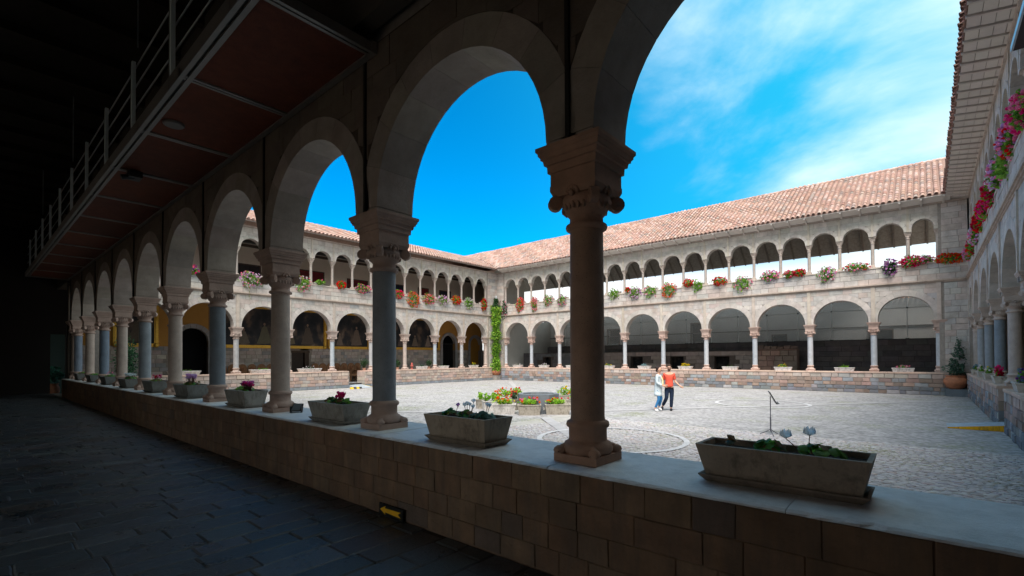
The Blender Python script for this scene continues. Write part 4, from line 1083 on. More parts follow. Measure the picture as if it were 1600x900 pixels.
# steel walkway hung on the inside of the near arcade wall
def walkway():
    T = empty('steel_walkway', (0, 0, 0)); tag(T, 'steel framed walkway with dark red panels under it, high over the arcade floor', 'walkway')
    z = 5.58; y0, y1 = 1.78, 3.17; xs = [-4.93-2.2*k for k in range(12)]+[-29.3]
    fr = (0.30, 0.27, 0.25)
    for a, c in zip(xs[:-1], xs[1:]):
        m = MB(); m.box(c+0.045, a-0.045, y0+0.14, y1-0.07, z+0.012, z+0.03, jit((0.13, 0.032, 0.013), 0.15)); m.build('soffit_panel', M_WOOD, T)
    for a in xs:
        m = MB(); m.box(a-0.055, a-0.012, y0, y1, z-0.012, z+0.10, fr); m.box(a+0.012, a+0.055, y0, y1, z-0.012, z+0.10, fr); m.box(a-0.012, a+0.012, y0, y1, z+0.005, z+0.10, (0.05, 0.045, 0.04)); m.build('cross_beam', M_METAL, T)
    m = MB(); m.box(xs[-1], xs[0]+0.06, y0-0.0, y0+0.05, z-0.016, z+0.16, fr); m.box(xs[-1], xs[0]+0.06, y0+0.085, y0+0.14, z-0.016, z+0.10, fr); m.box(xs[-1], xs[0]+0.06, y0+0.05, y0+0.085, z+0.01, z+0.1, (0.05, 0.045, 0.04)); m.build('edge_beam', M_METAL, T)
    m = MB(); m.box(xs[-1], xs[0]+0.06, y1-0.07, y1+0.0, z-0.016, z+0.12, fr); m.build('wall_beam', M_METAL, T)
    m = MB(); m.box(xs[-1], xs[0], y0+0.02, y1, z+0.10, z+0.15, (0.10, 0.09, 0.08)); m.build('deck', M_METAL, T)
    x = -5.35; k = 0
    while x > -29:
        m = MB(); m.box(x-0.032, x+0.032, y0+0.0, y0+0.05, z+0.16, z+1.25, (0.78, 0.86, 0.90)); m.box(x-0.075, x-0.045, y0, y0+0.05, z+0.0, z+1.2, (0.14, 0.14, 0.14)); m.build('railing_post', M_DARKM, T)
        x -= 2.2
    for h in (0.45, 0.8, 1.12):
        m = MB(); m.bar((-5.0, y0+0.075, z+0.1+h), (-29.2, y0+0.075, z+0.1+h), 0.012, (0.5, 0.53, 0.55), 0, 6); m.build('rail', M_METAL, T)
    for x in (-9.59, -16.2, -22.8):
        m = MB(); m.bar((x+0.25, y0, z+1.3), (x+0.25, y0, 8.5), 0.012, (0.4, 0.42, 0.45), 0, 6); m.build('hanger_rod', M_METAL, T)
    m = MB(); m.lathe([(0.125, z-0.025), (0.14, z-0.01), (0.14, z+0.012)], -8.7, 2.10, 24, (0.16, 0.14, 0.13)); o = m.build('ceiling_lamp', M_METAL); tag(o, 'unlit round ceiling lamp flush under the second walkway panel', 'lamp')
    m = MB(); m.box(-11.65, -11.35, 2.05, 2.25, z-0.13, z-0.02, (0.02, 0.02, 0.02)); m.bar((-11.5, 2.15, z-0.09), (-11.5, 1.95, z-0.15), 0.05, (0.02, 0.02, 0.02), 0, 10); o = m.build('spotlight', M_DARKM); tag(o, 'small black spotlight fixed under a walkway cross beam', 'lamp')
walkway()

# ------------------------------------------------------------------ plants
def leafy(mb, c, rx, ry, rz, n, size, cols, droop=0.0, shell=0.35, front=None):
    c = Vector(c)
    for _ in range(n):
        while True:
            p = Vector((random.uniform(-1, 1), random.uniform(-1, 1), random.uniform(-1, 1)))
            if shell < p.length < 1: break
        wob = 0.8+0.35*sin(p.x*5.1+c.x*3)*cos(p.z*4.3+c.y)
        q = c+Vector((p.x*rx*wob, p.y*ry*wob, p.z*rz*wob))
        s_ = size*random.uniform(0.6, 1.25)
        a = Vector((random.gauss(0, 1), random.gauss(0, 1), random.gauss(0, 1))).normalized(); b = a.orthogonal().normalized()
        b = (Matrix.Rotation(random.uniform(0, 6.28), 3, a)@b)
        w_ = a.cross(b)
        t = jit(random.choice(cols), 0.25)
        mb.add([tuple(q-b*s_), tuple(q+w_*s_*0.55+a*s_*0.15), tuple(q+b*s_), tuple(q-w_*s_*0.55+a*s_*0.15)], [(0, 1, 2, 3)], t)
def bloom(mb, q, s_, t, n=7):
    q = Vector(q)
    for _ in range(n):
        a = Vector((random.gauss(0, 1), random.gauss(0, 1), random.gauss(0, 1))).normalized(); b = a.orthogonal().normalized(); w_ = a.cross(b)
        o = q+a*s_*0.6; k = s_*0.75
        mb.add([tuple(o-b*k), tuple(o-w_*k), tuple(o+b*k), tuple(o+w_*k)], [(0, 1, 2, 3)], jit(t, 0.12))
def blooms(mb, c, rx, ry, rz, n, size, cols, weights=None, shell=0.75):
    c = Vector(c)
    for _ in range(n):
        while True:
            p = Vector((random.uniform(-1, 1), random.uniform(-1, 1), random.uniform(-1, 1)))
            if shell < p.length < 1.08: break
        t = random.choices(cols, weights)[0]
        bloom(mb, c+Vector((p.x*rx, p.y*ry, p.z*rz)), size*random.uniform(0.7, 1.2), t)
GRN = [(0.14, 0.33, 0.03), (0.20, 0.42, 0.04), (0.08, 0.20, 0.025), (0.28, 0.46, 0.06)]
BGRN = [(0.16, 0.36, 0.03), (0.22, 0.44, 0.05), (0.10, 0.24, 0.02), (0.30, 0.46, 0.06)]
YGRN = [(0.24, 0.52, 0.03), (0.34, 0.60, 0.05), (0.15, 0.36, 0.02), (0.45, 0.62, 0.08)]
DGRN = [(0.035, 0.085, 0.03), (0.05, 0.13, 0.04), (0.025, 0.06, 0.025)]
RED, CRIM, ORG, PNK, HOT, LIL, WHT, PUR, YEL, SAL = (0.85, 0.012, 0.015), (0.62, 0.01, 0.06), (0.90, 0.19, 0.02), (0.92, 0.30, 0.48), (0.88, 0.03, 0.28), (0.76, 0.42, 0.72), (0.80, 0.74, 0.76), (0.28, 0.08, 0.35), (0.80, 0.62, 0.02), (0.80, 0.18, 0.12)
BLUEF = (0.22, 0.36, 0.42)
def trough_mesh(lx, ly, h, top=1.12, t=0.03, tint=(0.3, 0.25, 0.2), rim=0.0):
    m = MB(); X, Y = lx/2, ly/2; X1, Y1 = X*top if top < 1.3 else X+top-1, Y+X*(top-1)
    if rim: prof = [(0, X, Y), (h-rim, X1, Y1), (h-rim, X1+0.015, Y1+0.015), (h, X1+0.015, Y1+0.015)]
    else: prof = [(0, X, Y), (h, X1, Y1)]
    prof += [(h, X1-t, Y1-t), (h*0.80, X1-t*1.4, Y1-t*1.4)]
    vs = []
    for z, a, b in prof: vs += [(-a, -b, z), (a, -b, z), (a, b, z), (-a, b, z)]
    n = len(prof)
    fs = [(i*4+k, i*4+(k+1) % 4, i*4+4+(k+1) % 4, i*4+4+k) for i in range(n-1) for k in range(4)]+[(3, 2, 1, 0)]
    m.add(vs, fs, tint); return m, X1-t*1.4, Y1-t*1.4
def planter(name, label, loc, rz, lx, ly, h, tint, top=1.12, group=None, cat='planter', saucer=False, rim=0.0, soilz=0.82):
    T = empty(name, loc, rz); tag(T, label, cat, group)
    z0 = 0.0
    if saucer:
        s = MB(); X, Y = lx/2, ly/2
        prof = [(0.0, X+0.005, Y+0.005), (0.045, X+0.045, Y+0.045), (0.052, X+0.045, Y+0.045), (0.052, X+0.03, Y+0.03), (0.02, X, Y)]
        vs = []
        for z, a, b in prof: vs += [(-a, -b, z), (a, -b, z), (a, b, z), (-a, b, z)]
        s.add(vs, [(i*4+k, i*4+(k+1) % 4, i*4+4+(k+1) % 4, i*4+4+k) for i in range(4) for k in range(4)]+[(3, 2, 1, 0), (16, 17, 18, 19)], tuple(x*0.72 for x in tint)); s.build('saucer', M_CONC, T)
        z0 = 0.022
    m, ix, iy = trough_mesh(lx, ly, h-z0, top, 0.028, tint, rim)
    b = m.build('trough', M_CONC, T, (0, 0, z0))
    s = MB(); n = 8; vs = [(-ix+2*ix*i/n, -iy+2*iy*j/3, z0+(h-z0)*soilz+random.uniform(0, 0.012)) for j in range(4) for i in range(n+1)]
    s.add(vs, [(j*(n+1)+i, j*(n+1)+i+1, (j+1)*(n+1)+i+1, (j+1)*(n+1)+i) for j in range(3) for i in range(n)]); s.build('soil', M_SOIL, T)
    return T

# flower boxes on the upper sills: (pixel x, pixel y, width, height, blossoms, greens, blossom count factor, words)
GRP_S = 'flower boxes on the upper gallery sills'
def sill_box(side, u, v, wpx, hpx, cols, greens, dens, label, box=(0.62, 0.58, 0.54), trail=0, wts=None):
    if side == 'R': P = ray_at(u, v, 1, 32.05); nrm = Vector((0, -1, 0)); along = 0
    elif side == 'L': P = ray_at(u, v, 0, -29.86); nrm = Vector((1, 0, 0)); along = pi/2
    else: P = ray_at(u, v, 0, 1.50); nrm = Vector((-1, 0, 0)); along = pi/2
    dist = (P-CAM).dot(_f)
    cs = {'R': cos(_a), 'L': abs(_r.y), 'W': 0.65}[side]
    rz_ = hpx/FPX*dist/2; rx_ = min(1.0, max(0.16, (wpx/FPX*dist/2)/max(cs, 0.55)*0.95)) if side != 'W' else wpx
    if side == 'W': rz_ = hpx
    T = empty('flower_box', (P.x, P.y, 6.78), along); tag(T, label, 'flower box', GRP_S)
    if side == 'R': by = 0.42
    elif side == 'L': by = 0.42
    else: by = -0.36
    lx = max(0.45, min(0.8, rx_*1.5))
    m, ix, iy = trough_mesh(lx, 0.16, 0.17, 1.1, 0.02, box, 0.025)
    # box stands on the sill, behind the mass of flowers
    m.build('trough', M_CONC, T, (0, by-0.10 if side != 'W' else by+0.10, 0))
    c = Vector((0, 0, P.z-6.78))
    f = MB(); ry_ = 0.20
    n = int(150+rz_*rx_*900)
    cc = c+Vector((0, (0.06 if side != 'W' else -0.06), 0))
    leafy(f, cc, rx_*1.08, ry_, rz_*1.06, n, 0.062, greens)
    # strands joining the mass to the box over the sill edge
    leafy(f, (0, (by*0.5), 0.12), min(rx_, lx/2)*1.0, abs(by)*0.55, 0.13, 70, 0.05, greens)
    for k in range(trail):
        x = random.uniform(-rx_*0.3, rx_*0.6)
        for j in range(16): leafy(f, (x+0.02*sin(j), 0, c.z-rz_-0.045*j), 0.04, 0.03, 0.03, 3, 0.03, [(0.22, 0.22, 0.05)])
    f.build('foliage', M_LEAF, T)
    b = MB(); blooms(b, cc, rx_*0.97, ry_*1.1, rz_*0.95, int((26+rz_*rx_*230)*dens), 0.048, cols, wts); 
    blooms(b, (0, by*0.5, 0.24), min(rx_, lx/2), 0.1, 0.08, int(9*dens), 0.04, cols, wts)
    b.build('blossoms', M_PETAL, T)
random.seed(81)
Rb = [
 (788, 484, 11, 30, [WHT, PNK], DGRN, 0.7, 'white and pink geraniums in dark leaves trailing down beside the corner vine'),
 (812, 476, 14, 24, [RED, PNK, SAL], GRN, 1.6, 'red above pink geraniums, second far sill box right of the corner vine'),
 (834, 475, 10, 24, [SAL, PNK], GRN, 1.3, 'narrow salmon pink trailing flowers, third far sill box from the corner vine'),
 (856, 469, 16, 18, [WHT, PNK], GRN, 0.9, 'white and pale pink round flower mass, fourth far sill box from the corner vine'),
 (878, 469, 15, 19, [WHT, PNK, LIL], GRN, 0.9, 'white pink flower mass just left of the big dark foreground column'),
 (959, 459, 18, 19, [WHT], BGRN, 0.35, 'mostly green box with few white flowers, just right of the big dark foreground column'),
 (980, 453, 6, 9, [RED], GRN, 1.5, 'tiny clump of red flowers between green and lilac flower boxes on the far sill'),
 (991, 457, 18, 20, [WHT, LIL], GRN, 1.0, 'lilac white flowers in round mass above the walking couple, left of green and pink box'),
 (1016, 455, 20, 19, [PNK, WHT], BGRN, 0.55, 'bright green leaves over pink flowers on the far sill, above the walking couple'),
 (1045, 453, 21, 26, [SAL, PNK, ORG], GRN, 1.0, 'orange and pink flowers trailing lowest of the far sill boxes near its middle'),
 (1075, 442, 14, 14, [CRIM, RED], GRN, 1.8, 'deep red clump touching the plain green plant on the far sill'),
 (1090, 446, 17, 21, [RED], BGRN, 0.02, 'plain leafy green plant without flowers on the far sill'),
 (1124, 439, 20, 15, [RED, CRIM], GRN, 1.7, 'wide red geranium clump right of the plain green plant on the far sill'),
 (1160, 444, 23, 27, [WHT, PNK], GRN, 0.55, 'large green plant with white pink flowers hanging low, between red and pink clumps'),
 (1203, 431, 22, 18, [PNK, LIL], GRN, 1.4, 'all pink geraniums right of the large white flowered green plant'),
 (1233, 428, 13, 13, [CRIM, PNK], GRN, 1.3, 'crimson and pink clump touching the red one to its right on the far sill'),
 (1249, 426, 15, 12, [RED, CRIM], GRN, 1.7, 'red clump touching the crimson and pink one to its left on the far sill'),
 (1292, 428, 21, 25, [WHT, LIL, PNK], GRN, 1.0, 'white and lilac flowers hanging low above the second last far arch'),
 (1338, 417, 31, 14, [PNK, SAL, WHT], GRN, 1.2, 'wide low band of pink flowers on the far sill, left of the purple ones'),
 (1391, 417, 16, 28, [PUR, LIL], DGRN, 1.2, 'narrow hanging purple flowers in dark leaves on the far sill'),
 (1425, 408, 26, 20, [CRIM, HOT], GRN, 1.7, 'crimson flowers sprawling left on the last bay of the far sill'),
 (1447, 405, 16, 14, [PNK, LIL], GRN, 1.2, 'small pink flowers beside the crimson sprawl on the last bay of the far sill'),
 (1486, 403, 32, 18, [ORG, RED], GRN, 2.2, 'blazing orange red geraniums at the inner corner beside the right wing'),
]
for b in Rb: sill_box('R', *b)
Lb = [
 (303, 423, 12, 12, [PUR, HOT], GRN, 1.4, 'small purple flowers on the left sill glimpsed through the fifth near arch'),
 (393, 437, 27, 26, [WHT, PNK, LIL], GRN, 1.1, 'large white and pink flower mass with one long trailing stem on the left sill'),
 (474, 443, 20, 26, [WHT, PNK], GRN, 0.9, 'white flecked green plant on the left sill, right of the fourth near column'),
 (502, 441, 13, 8, [PNK], GRN, 0.15, 'low green plant almost without flowers on the left sill before a red door'),
 (534, 445, 11, 14, [RED], GRN, 1.8, 'bright red clump on the left sill before the second red door'),
 (568, 451, 21, 16, [HOT, PNK, PUR], BGRN, 1.2, 'magenta flowers beside light green leaves on the left sill, left of a near grey column'),
 (624, 460, 12, 15, [HOT, RED], GRN, 1.7, 'hot pink and red clump just right of the grey column nearest the centre'),
 (647, 468, 17, 26, [SAL, ORG], GRN, 1.4, 'salmon orange flowers hanging lowest on the left sill'),
 (671, 467, 18, 18, [PNK, SAL], GRN, 1.3, 'coral pink flower mass on the left sill between salmon and white ones'),
 (693, 469, 16, 16, [WHT, LIL], GRN, 1.3, 'white lilac flower mass on the left sill between coral and red ones'),
 (714, 469, 14, 15, [RED], GRN, 2.0, 'solid red geranium ball on the left sill, third box from the corner'),
 (734, 474, 14, 20, [WHT], GRN, 0.9, 'white speckled trailing plant, second box from the corner on the left sill'),
 (757, 476, 8, 21, [CRIM, RED], GRN, 2.0, 'narrow crimson hanging flowers next to the corner vine on the left sill'),
]
for i, b in enumerate(Lb): sill_box('L', *b, trail=1 if i == 1 else 0)
Wb = [  # Y, centre z, half length, half height
 (30.6, 6.75, .75, .33, [PNK, LIL], GRN, 1.3, 'pale pink flowers at the far end of the right sill, next to orange ones'),
 (28.6, 6.72, .75, .42, [RED, CRIM, PNK], GRN, 1.0, 'red and pink flowers over leaves, second from the far end of the right sill'),
 (26.4, 6.80, .8, .40, [LIL, WHT, PNK], GRN, 1.6, 'pale lilac flower mass on the right sill, third from its far end'),
 (24.4, 6.88, .7, .36, [RED, CRIM], GRN, 1.8, 'bright red flowers on the right sill between lilac and hot pink boxes'),
 (22.6, 6.95, .7, .36, [HOT, RED], GRN, 1.9, 'hot pink flowers on the right sill between two red boxes'),
 (20.6, 7.0, .8, .42, [RED, CRIM, HOT], GRN, 1.6, 'deep red geraniums on the right sill below the fifth upper capital'),
 (18.7, 7.05, .75, .46, [PNK, LIL, WHT], GRN, 1.9, 'light pink geranium cascade on the right sill beside leafy green plant'),
 (17.3, 6.88, .6, .50, [PNK], BGRN, 0.15, 'big leafy green plant hanging over the right sill, nearly without flowers'),
 (16.2, 7.1, .75, .42, [PNK, LIL, RED], GRN, 2.0, 'pink geraniums with few red ones on the right sill at the picture edge'),
 (14.4, 7.05, .7, .4, [PNK, HOT], GRN, 1.8, 'pink geraniums nearest the near corner on the right sill'),
]
for (y, z, rx_, rz_, c_, g_, d_, lab) in Wb:
    P = Vector((1.50, y, z)); q = proj(P)
    sill_box('W', q[0], q[1], rx_, rz_, c_, g_, d_, lab)

# troughs on the low walls round the courtyard
random.seed(82)
def wall_trough(loc, rz, cols, greens, n, dens, label, lx=0.95, tint=(0.62, 0.58, 0.56), hh=0.13, grp='pale troughs on the low courtyard walls'):
    T = planter('wall_trough', label, loc, rz, lx*0.88, 0.22, 0.22, tint, 1.10, grp, rim=0.03)
    if n:
        f = MB(); leafy(f, (0, 0, 0.20+hh*0.4), lx*0.30, 0.09, hh, n, 0.045, greens, shell=0.0); f.build('foliage', M_LEAF, T)
    if cols:
        b = MB(); blooms(b, (0, 0, 0.22+hh*0.5), lx*0.30, 0.09, hh, int(20*dens), 0.035, cols, None, 0.5); b.build('blossoms', M_PETAL, T)
OR = ['first', 'second', 'third', 'fourth', 'fifth', 'sixth', 'seventh', 'eighth', 'ninth', 'tenth', 'eleventh', 'twelfth', 'thirteenth', 'fourteenth', 'fifteenth', 'sixteenth']
Rt = [(809, [WHT], DGRN, 40, .4, 'pale trough with few dark leaves, nearest the corner vine on the far wall'), (850, [WHT], GRN, 8, .5, 'nearly bare pale trough, second from the corner vine on the far wall'),
 (893, None, GRN, 30, 0, 'pale trough half hidden by the big dark foreground column'), (951, [YEL], GRN, 60, .4, 'pale trough with small green plant just right of the big dark foreground column'),
 (1007, [BLUEF], [(0.20, 0.33, 0.33), (0.3, 0.42, 0.42)], 110, .8, 'pale trough with blue grey succulent plants left of the walking couple'), (1071, [YEL], BGRN, 40, 3.2, 'pale trough full of yellow flowers right of the walking couple'),
 (1141, None, GRN, 10, 0, 'empty looking pale trough between yellow flowered ones on the far wall'), (1223.6, [YEL], BGRN, 110, .9, 'pale trough with yellow green shrubby flowers below the third last far arch'),
 (1319.5, None, BGRN, 90, 0, 'pale trough with low green leaves under the second last far arch'), (1411, [WHT, PNK], GRN, 90, 1.3, 'pale trough with white flowers under the last far arch')]
for u, c, g, n, d, lab in Rt:
    P = ray_at(u, 577, 1, 32.15); wall_trough((P.x, 32.15, 1.14), 0, c, g, n, d, lab)
Lt = [(288, None, GRN, 20, 'pale trough on the left wall by the arched passage', 0.1), (411, None, GRN, 70, 'pale trough with low green leaves on the left wall, in front of the chair row', .08), (484, [WHT], DGRN, 80, 'pale trough with grey green leaves on the left wall beside the small dark doorway', .1), (659, None, DGRN, 60, 'pale trough with leaves behind it on the left wall under the third painting', .1),
 (693, None, GRN, 8, 'bare pale trough in front of the gated portal', .08), (740, [YEL], GRN, 30, 'pale trough on the left wall nearest the corner vine', .2)]
for u, c, g, n, lab, hh in Lt:
    P = ray_at(u, 577, 0, -30.1); wall_trough((-30.1, P.y, 1.14), pi/2, c, g, n, .6, lab, 0.95 if u > 600 else 1.5, (0.66, 0.64, 0.62), hh)
def bush(label, loc, r, h, cols, n=260, pot=True):
    T = empty('potted_bush', loc); tag(T, label, 'plant', 'green bushes standing on the left wall')
    m = MB(); m.lathe([(0.09, 0), (0.13, 0.16), (0.14, 0.17), (0.12, 0.17)], 0, 0, 12, (0.5, 0.3, 0.22)); m.build('pot', M_CONC, T)
    m = MB(); leafy(m, (0, 0, 0.16+h/2), r, r, h/2, n, 0.05, cols, shell=0.1)
    for k in range(40):
        a = random.uniform(0, 6.28); m.bar((0, 0, 0.12), (r*0.8*cos(a), r*0.8*sin(a), 0.16+h*random.uniform(.5, .95)), 0.004, (0.06, 0.1, 0.03), 0, 3, cap=False)
    m.build('foliage', M_LEAF, T)
for (u, lab, r, h, c) in ((569, 'dark green bushy plant on the left wall at the right side of its opening', .34, .75, DGRN), (621, 'dark green bush on the left wall just right of the grey near column', .28, .62, DGRN), (670, 'dark green leafy plant on the left wall behind a pale trough', .30, .60, DGRN)):
    P = ray_at(u, 577, 0, -30.35); bush(lab, (-30.35, P.y, 1.14), r, h, c)
P = ray_at(643.6, 577, 0, -30.1)
T = empty('red_lantern', (-30.1, P.y, 1.14)); tag(T, 'small red lantern like ornament on the left wall between two bushes', 'ornament')
m = MB(); m.lathe([(0.10, 0), (0.10, 0.05), (0.05, 0.08), (0.05, 0.16), (0.12, 0.22), (0.12, 0.30), (0.05, 0.38), (0.07, 0.46), (0.02, 0.52)], 0, 0, 12, (0.45, 0.10, 0.08)); m.build('body', M_CONC, T)

# near planters along the near parapet
random.seed(83)
def cyclamen(T, x, y, z, n, r, leafc, flowers, fc, fh=0.16, ls=0.034):
    f = MB(); st = MB(); b = MB()
    for _ in range(n):
        a = random.uniform(0, 2*pi); d = r*sqrt(random.random()); h = 0.02+0.055*(1-d/r)+random.uniform(0, 0.035)
        c = Vector((x+d*cos(a)*1.5, y+d*sin(a)*0.9, z+h)); k = 7; s_ = ls*random.uniform(0.7, 1.25)
        nrm = Vector((cos(a)*0.6+random.gauss(0, .3), sin(a)*0.6+random.gauss(0, .3), 1)).normalized(); u = nrm.orthogonal().normalized(); w = nrm.cross(u)
        t = jit(random.choice(leafc), 0.25)
        vs = [tuple(c+nrm*0.006)]+[tuple(c+u*s_*cos(2*pi*j/k)*(0.82 if j == 0 else 1)+w*s_*sin(2*pi*j/k)-nrm*0.006*(j % 2)) for j in range(k)]
        f.add(vs, [(0, j+1, (j+1) % k+1) for j in range(k)], t, 0, True)
        if _ % 2: st.bar((x+d*cos(a)*0.4, y+d*sin(a)*0.3, z-0.01), tuple(c), 0.0022, (0.12, 0.05, 0.04), 0, 4, cap=False)
    for _ in range(flowers):
        a = random.uniform(0, 2*pi); d = r*0.8*sqrt(random.random()); c = Vector((x+d*cos(a)*1.4, y+d*sin(a), z+fh*random.uniform(0.7, 1.15)))
        st.bar((x+d*cos(a)*0.5, y+d*sin(a)*0.5, z), tuple(c), 0.0028, (0.16, 0.07, 0.06), 0, 4, cap=False)
        col = random.choice(fc)
        for j in range(5):       # swept-back petals
            an = 2*pi*j/5+random.uniform(-.3, .3); u = Vector((cos(an), sin(an), 0)); w = Vector((-sin(an), cos(an), 0)); L_ = 0.034*random.uniform(.8, 1.2)
            p0 = c+u*0.006; p1 = c+u*0.020+Vector((0, 0, L_*0.6)); p2 = c+u*0.012+Vector((0, 0, L_*1.15))
            b.add([tuple(p0), tuple(p1-w*0.015), tuple(p2), tuple(p1+w*0.015)], [(0, 1, 2, 3)], jit(col, 0.1))
        b.ball(c, 0.008, tint=col, n=6, m=4)
    f.build('leaves', M_LEAF, T)
    if st.f: st.build('stems', M_LEAF, T)
    if b.f: b.build('blossoms', M_PETAL, T)
CT = (0.36, 0.285, 0.215)
CG = (0.36, 0.34, 0.305)
DLF = [(0.10, 0.27, 0.04), (0.15, 0.36, 0.05), (0.07, 0.18, 0.04), (0.22, 0.14, 0.05)]
def near_planter(i, x, y, lx, ly, h, tint, label):
    return planter('stone_planter', label, (x, y, 1.12), pi, lx, ly, h, tint, 1.13, 'stone planters between the near columns', saucer=True)
T = near_planter(0, -0.735, 3.52, 0.88, 0.24, 0.258, (0.34, 0.255, 0.19), 'largest brown planter at the right end of the near parapet, with two white cyclamen flowers')
cyclamen(T, -0.22, 0.0, 0.215, 26, 0.085, DLF, 0, [WHT]); cyclamen(T, 0.06, 0.0, 0.215, 22, 0.075, DLF, 0, [WHT]); cyclamen(T, 0.31, 0.02, 0.215, 4, 0.045, [(0.18, 0.09, 0.02), (0.1, 0.1, 0.02)], 0, [WHT])
def white_cyclamen(T, bx, by, tx, ty, tz):
    m = MB(); m.bar((bx, by, 0.24), ((bx+tx)/2+.01, (by+ty)/2, (0.24+tz)/2+0.012), 0.0035, (0.20, 0.09, 0.07), 0, 6); m.bar(((bx+tx)/2+.01, (by+ty)/2, (0.24+tz)/2+0.012), (tx, ty, tz), 0.003, (0.20, 0.09, 0.07), 0, 6); m.build('flower_stem', M_LEAF, T)
    b = MB()
    for j in range(6):
        an = 2*pi*j/6; u = Vector((cos(an), sin(an), 0)); w = Vector((-sin(an), cos(an), 0)); c = Vector((tx, ty, tz))
        vs = [tuple(c+u*0.004), tuple(c+u*0.030-w*0.024+Vector((0, 0, .018))), tuple(c+u*0.026+Vector((0, 0, 0.062))), tuple(c+u*0.030+w*0.024+Vector((0, 0, .018))), tuple(c+u*0.036+Vector((0, 0, 0.032)))]
        b.add(vs, [(0, 1, 4), (1, 2, 4), (2, 3, 4), (3, 0, 4)], (0.96, 0.96, 0.97), 0, True)
    b.ball((tx, ty, tz+.012), 0.011, tint=(0.7, 0.72, 0.7), n=8, m=5); b.build('flower', M_PETAL, T)
white_cyclamen(T, -0.18, 0, -0.165, 0.0, 0.355); white_cyclamen(T, -0.12, 0.0, -0.03, 0.0, 0.325)
T = near_planter(1, -3.60, 3.40, 0.80, 0.30, 0.275, CT, 'brown planter with dark leaves and faint white flowers, between the two nearest columns')
cyclamen(T, 0.24, 0, 0.23, 26, 0.08, DLF, 1, [LIL]); cyclamen(T, 0.0, 0, 0.23, 22, 0.075, DLF, 5, [(0.9, 0.93, 0.95)]); cyclamen(T, -0.22, 0, 0.23, 44, 0.10, [(0.08, 0.17, 0.12), (0.12, 0.24, 0.18), (0.05, 0.12, 0.08)], 2, [(0.8, 0.85, 0.92)])
T = near_planter(2, -6.13, 3.38, 0.84, 0.30, 0.27, CG, 'grey planter with one hot pink cyclamen clump, right of the black wedge floodlight')
cyclamen(T, 0.16, 0, 0.23, 36, 0.10, DLF, 0, [HOT]); cyclamen(T, -0.03, 0, 0.23, 14, 0.07, DLF, 22, [(0.85, 0.10, 0.28), HOT], 0.13); cyclamen(T, -0.25, 0, 0.22, 8, 0.08, GRN, 0, [HOT])
T = near_planter(3, -9.45, 3.40, 0.84, 0.30, 0.30, CG, 'grey planter with magenta flowers at its right and green leaves at its left')
cyclamen(T, 0.22, 0, 0.26, 30, 0.11, GRN, 0, [HOT]); cyclamen(T, -0.10, 0, 0.26, 16, 0.13, GRN, 60, [HOT, (0.8, 0.2, 0.5), (0.55, 0.05, 0.3)], 0.15)
T = near_planter(4, -12.60, 3.40, 0.90, 0.34, 0.30, (0.20, 0.20, 0.19), 'grey planter with pale lilac flowers over dark leaves')
cyclamen(T, 0.0, 0, 0.26, 60, 0.17, DLF, 0, [LIL]); cyclamen(T, -0.05, 0, 0.30, 10, 0.15, DLF, 60, [LIL, (0.75, 0.55, 0.75)], 0.18)
T = near_planter(5, -15.50, 3.40, 0.90, 0.34, 0.30, (0.20, 0.20, 0.19), 'grey planter with few crimson flowers, sixth from the right')
cyclamen(T, 0.0, 0, 0.26, 40, 0.16, DLF, 22, [CRIM, PNK], 0.15)
T = near_planter(6, -18.5, 3.40, 0.90, 0.34, 0.28, (0.19, 0.19, 0.18), 'grey planter with white flowers, seventh from the right')
cyclamen(T, 0.0, 0, 0.25, 50, 0.17, DLF, 46, [(0.8, 0.82, 0.8)], 0.15)
for k, x in enumerate((-21.5, -24.4, -27.4)):
    T = near_planter(7+k, x, 3.40, 0.90, 0.34, 0.28, (0.17, 0.17, 0.165), 'small looking grey planter with dark leaves, '+['third', 'second', 'first'][k]+' from the far end of the near parapet')
    cyclamen(T, 0.0, 0, 0.25, 40, 0.17, DLF, 4 if k == 0 else 0, [PNK])
# wedge floodlights, sign
def floodlight(x, y, label, rz=0.6):
    T = empty('floodlight', (x, y, 1.12), rz); tag(T, label, 'floodlight', 'black wedge floodlights on the near parapet')
    m = MB(); m.add([(-.085, -.05, .02), (.085, -.05, .02), (.085, .05, .02), (-.085, .05, .02), (-.085, -.03, .03), (.085, -.03, .03), (.085, .075, .14), (-.085, .075, .14)], [(3, 2, 1, 0), (4, 5, 6, 7), (0, 1, 5, 4), (1, 2, 6, 5), (2, 3, 7, 6), (3, 0, 4, 7)], (0.03, 0.03, 0.032)); m.build('housing', M_DARKM, T)
    m = MB(); m.add([(-.07, -.024, .040), (.07, -.024, .040), (.07, .066, .139), (-.07, .066, .139)], [(0, 1, 2, 3)], (0.12, 0.13, 0.14)); m.build('glass', M_DARKM, T)
    m = MB(); m.box(-.095, -.088, -.02, .03, 0, .10, (0.02, 0.02, 0.02)); m.box(.088, .095, -.02, .03, 0, .10, (0.02, 0.02, 0.02)); m.box(-.095, .095, -.02, .03, 0, .006, (0.02, 0.02, 0.02)); m.build('bracket', M_DARKM, T)
floodlight(-7.66, 3.50, 'black wedge floodlight beside the third near column, larger of the two')
floodlight(-17.55, 3.52, 'tiny looking black wedge floodlight beside a column further along the near parapet')
T = empty('arrow_sign', (-4.355, 3.008, 0.343)); tag(T, 'black sign with yellow arrow low on the near parapet, pointing left', 'sign')
m = MB(); m.box(-.215, .215, -.012, .005, -.063, .063, (0.012, 0.012, 0.012)); m.build('plate', M_DARKM, T)
m = MB(); ar = [(-.19, 0), (-.085, .05), (-.10, .022), (.185, .030), (.135, 0), (.185, -.030), (-.10, -.022), (-.085, -.05)]
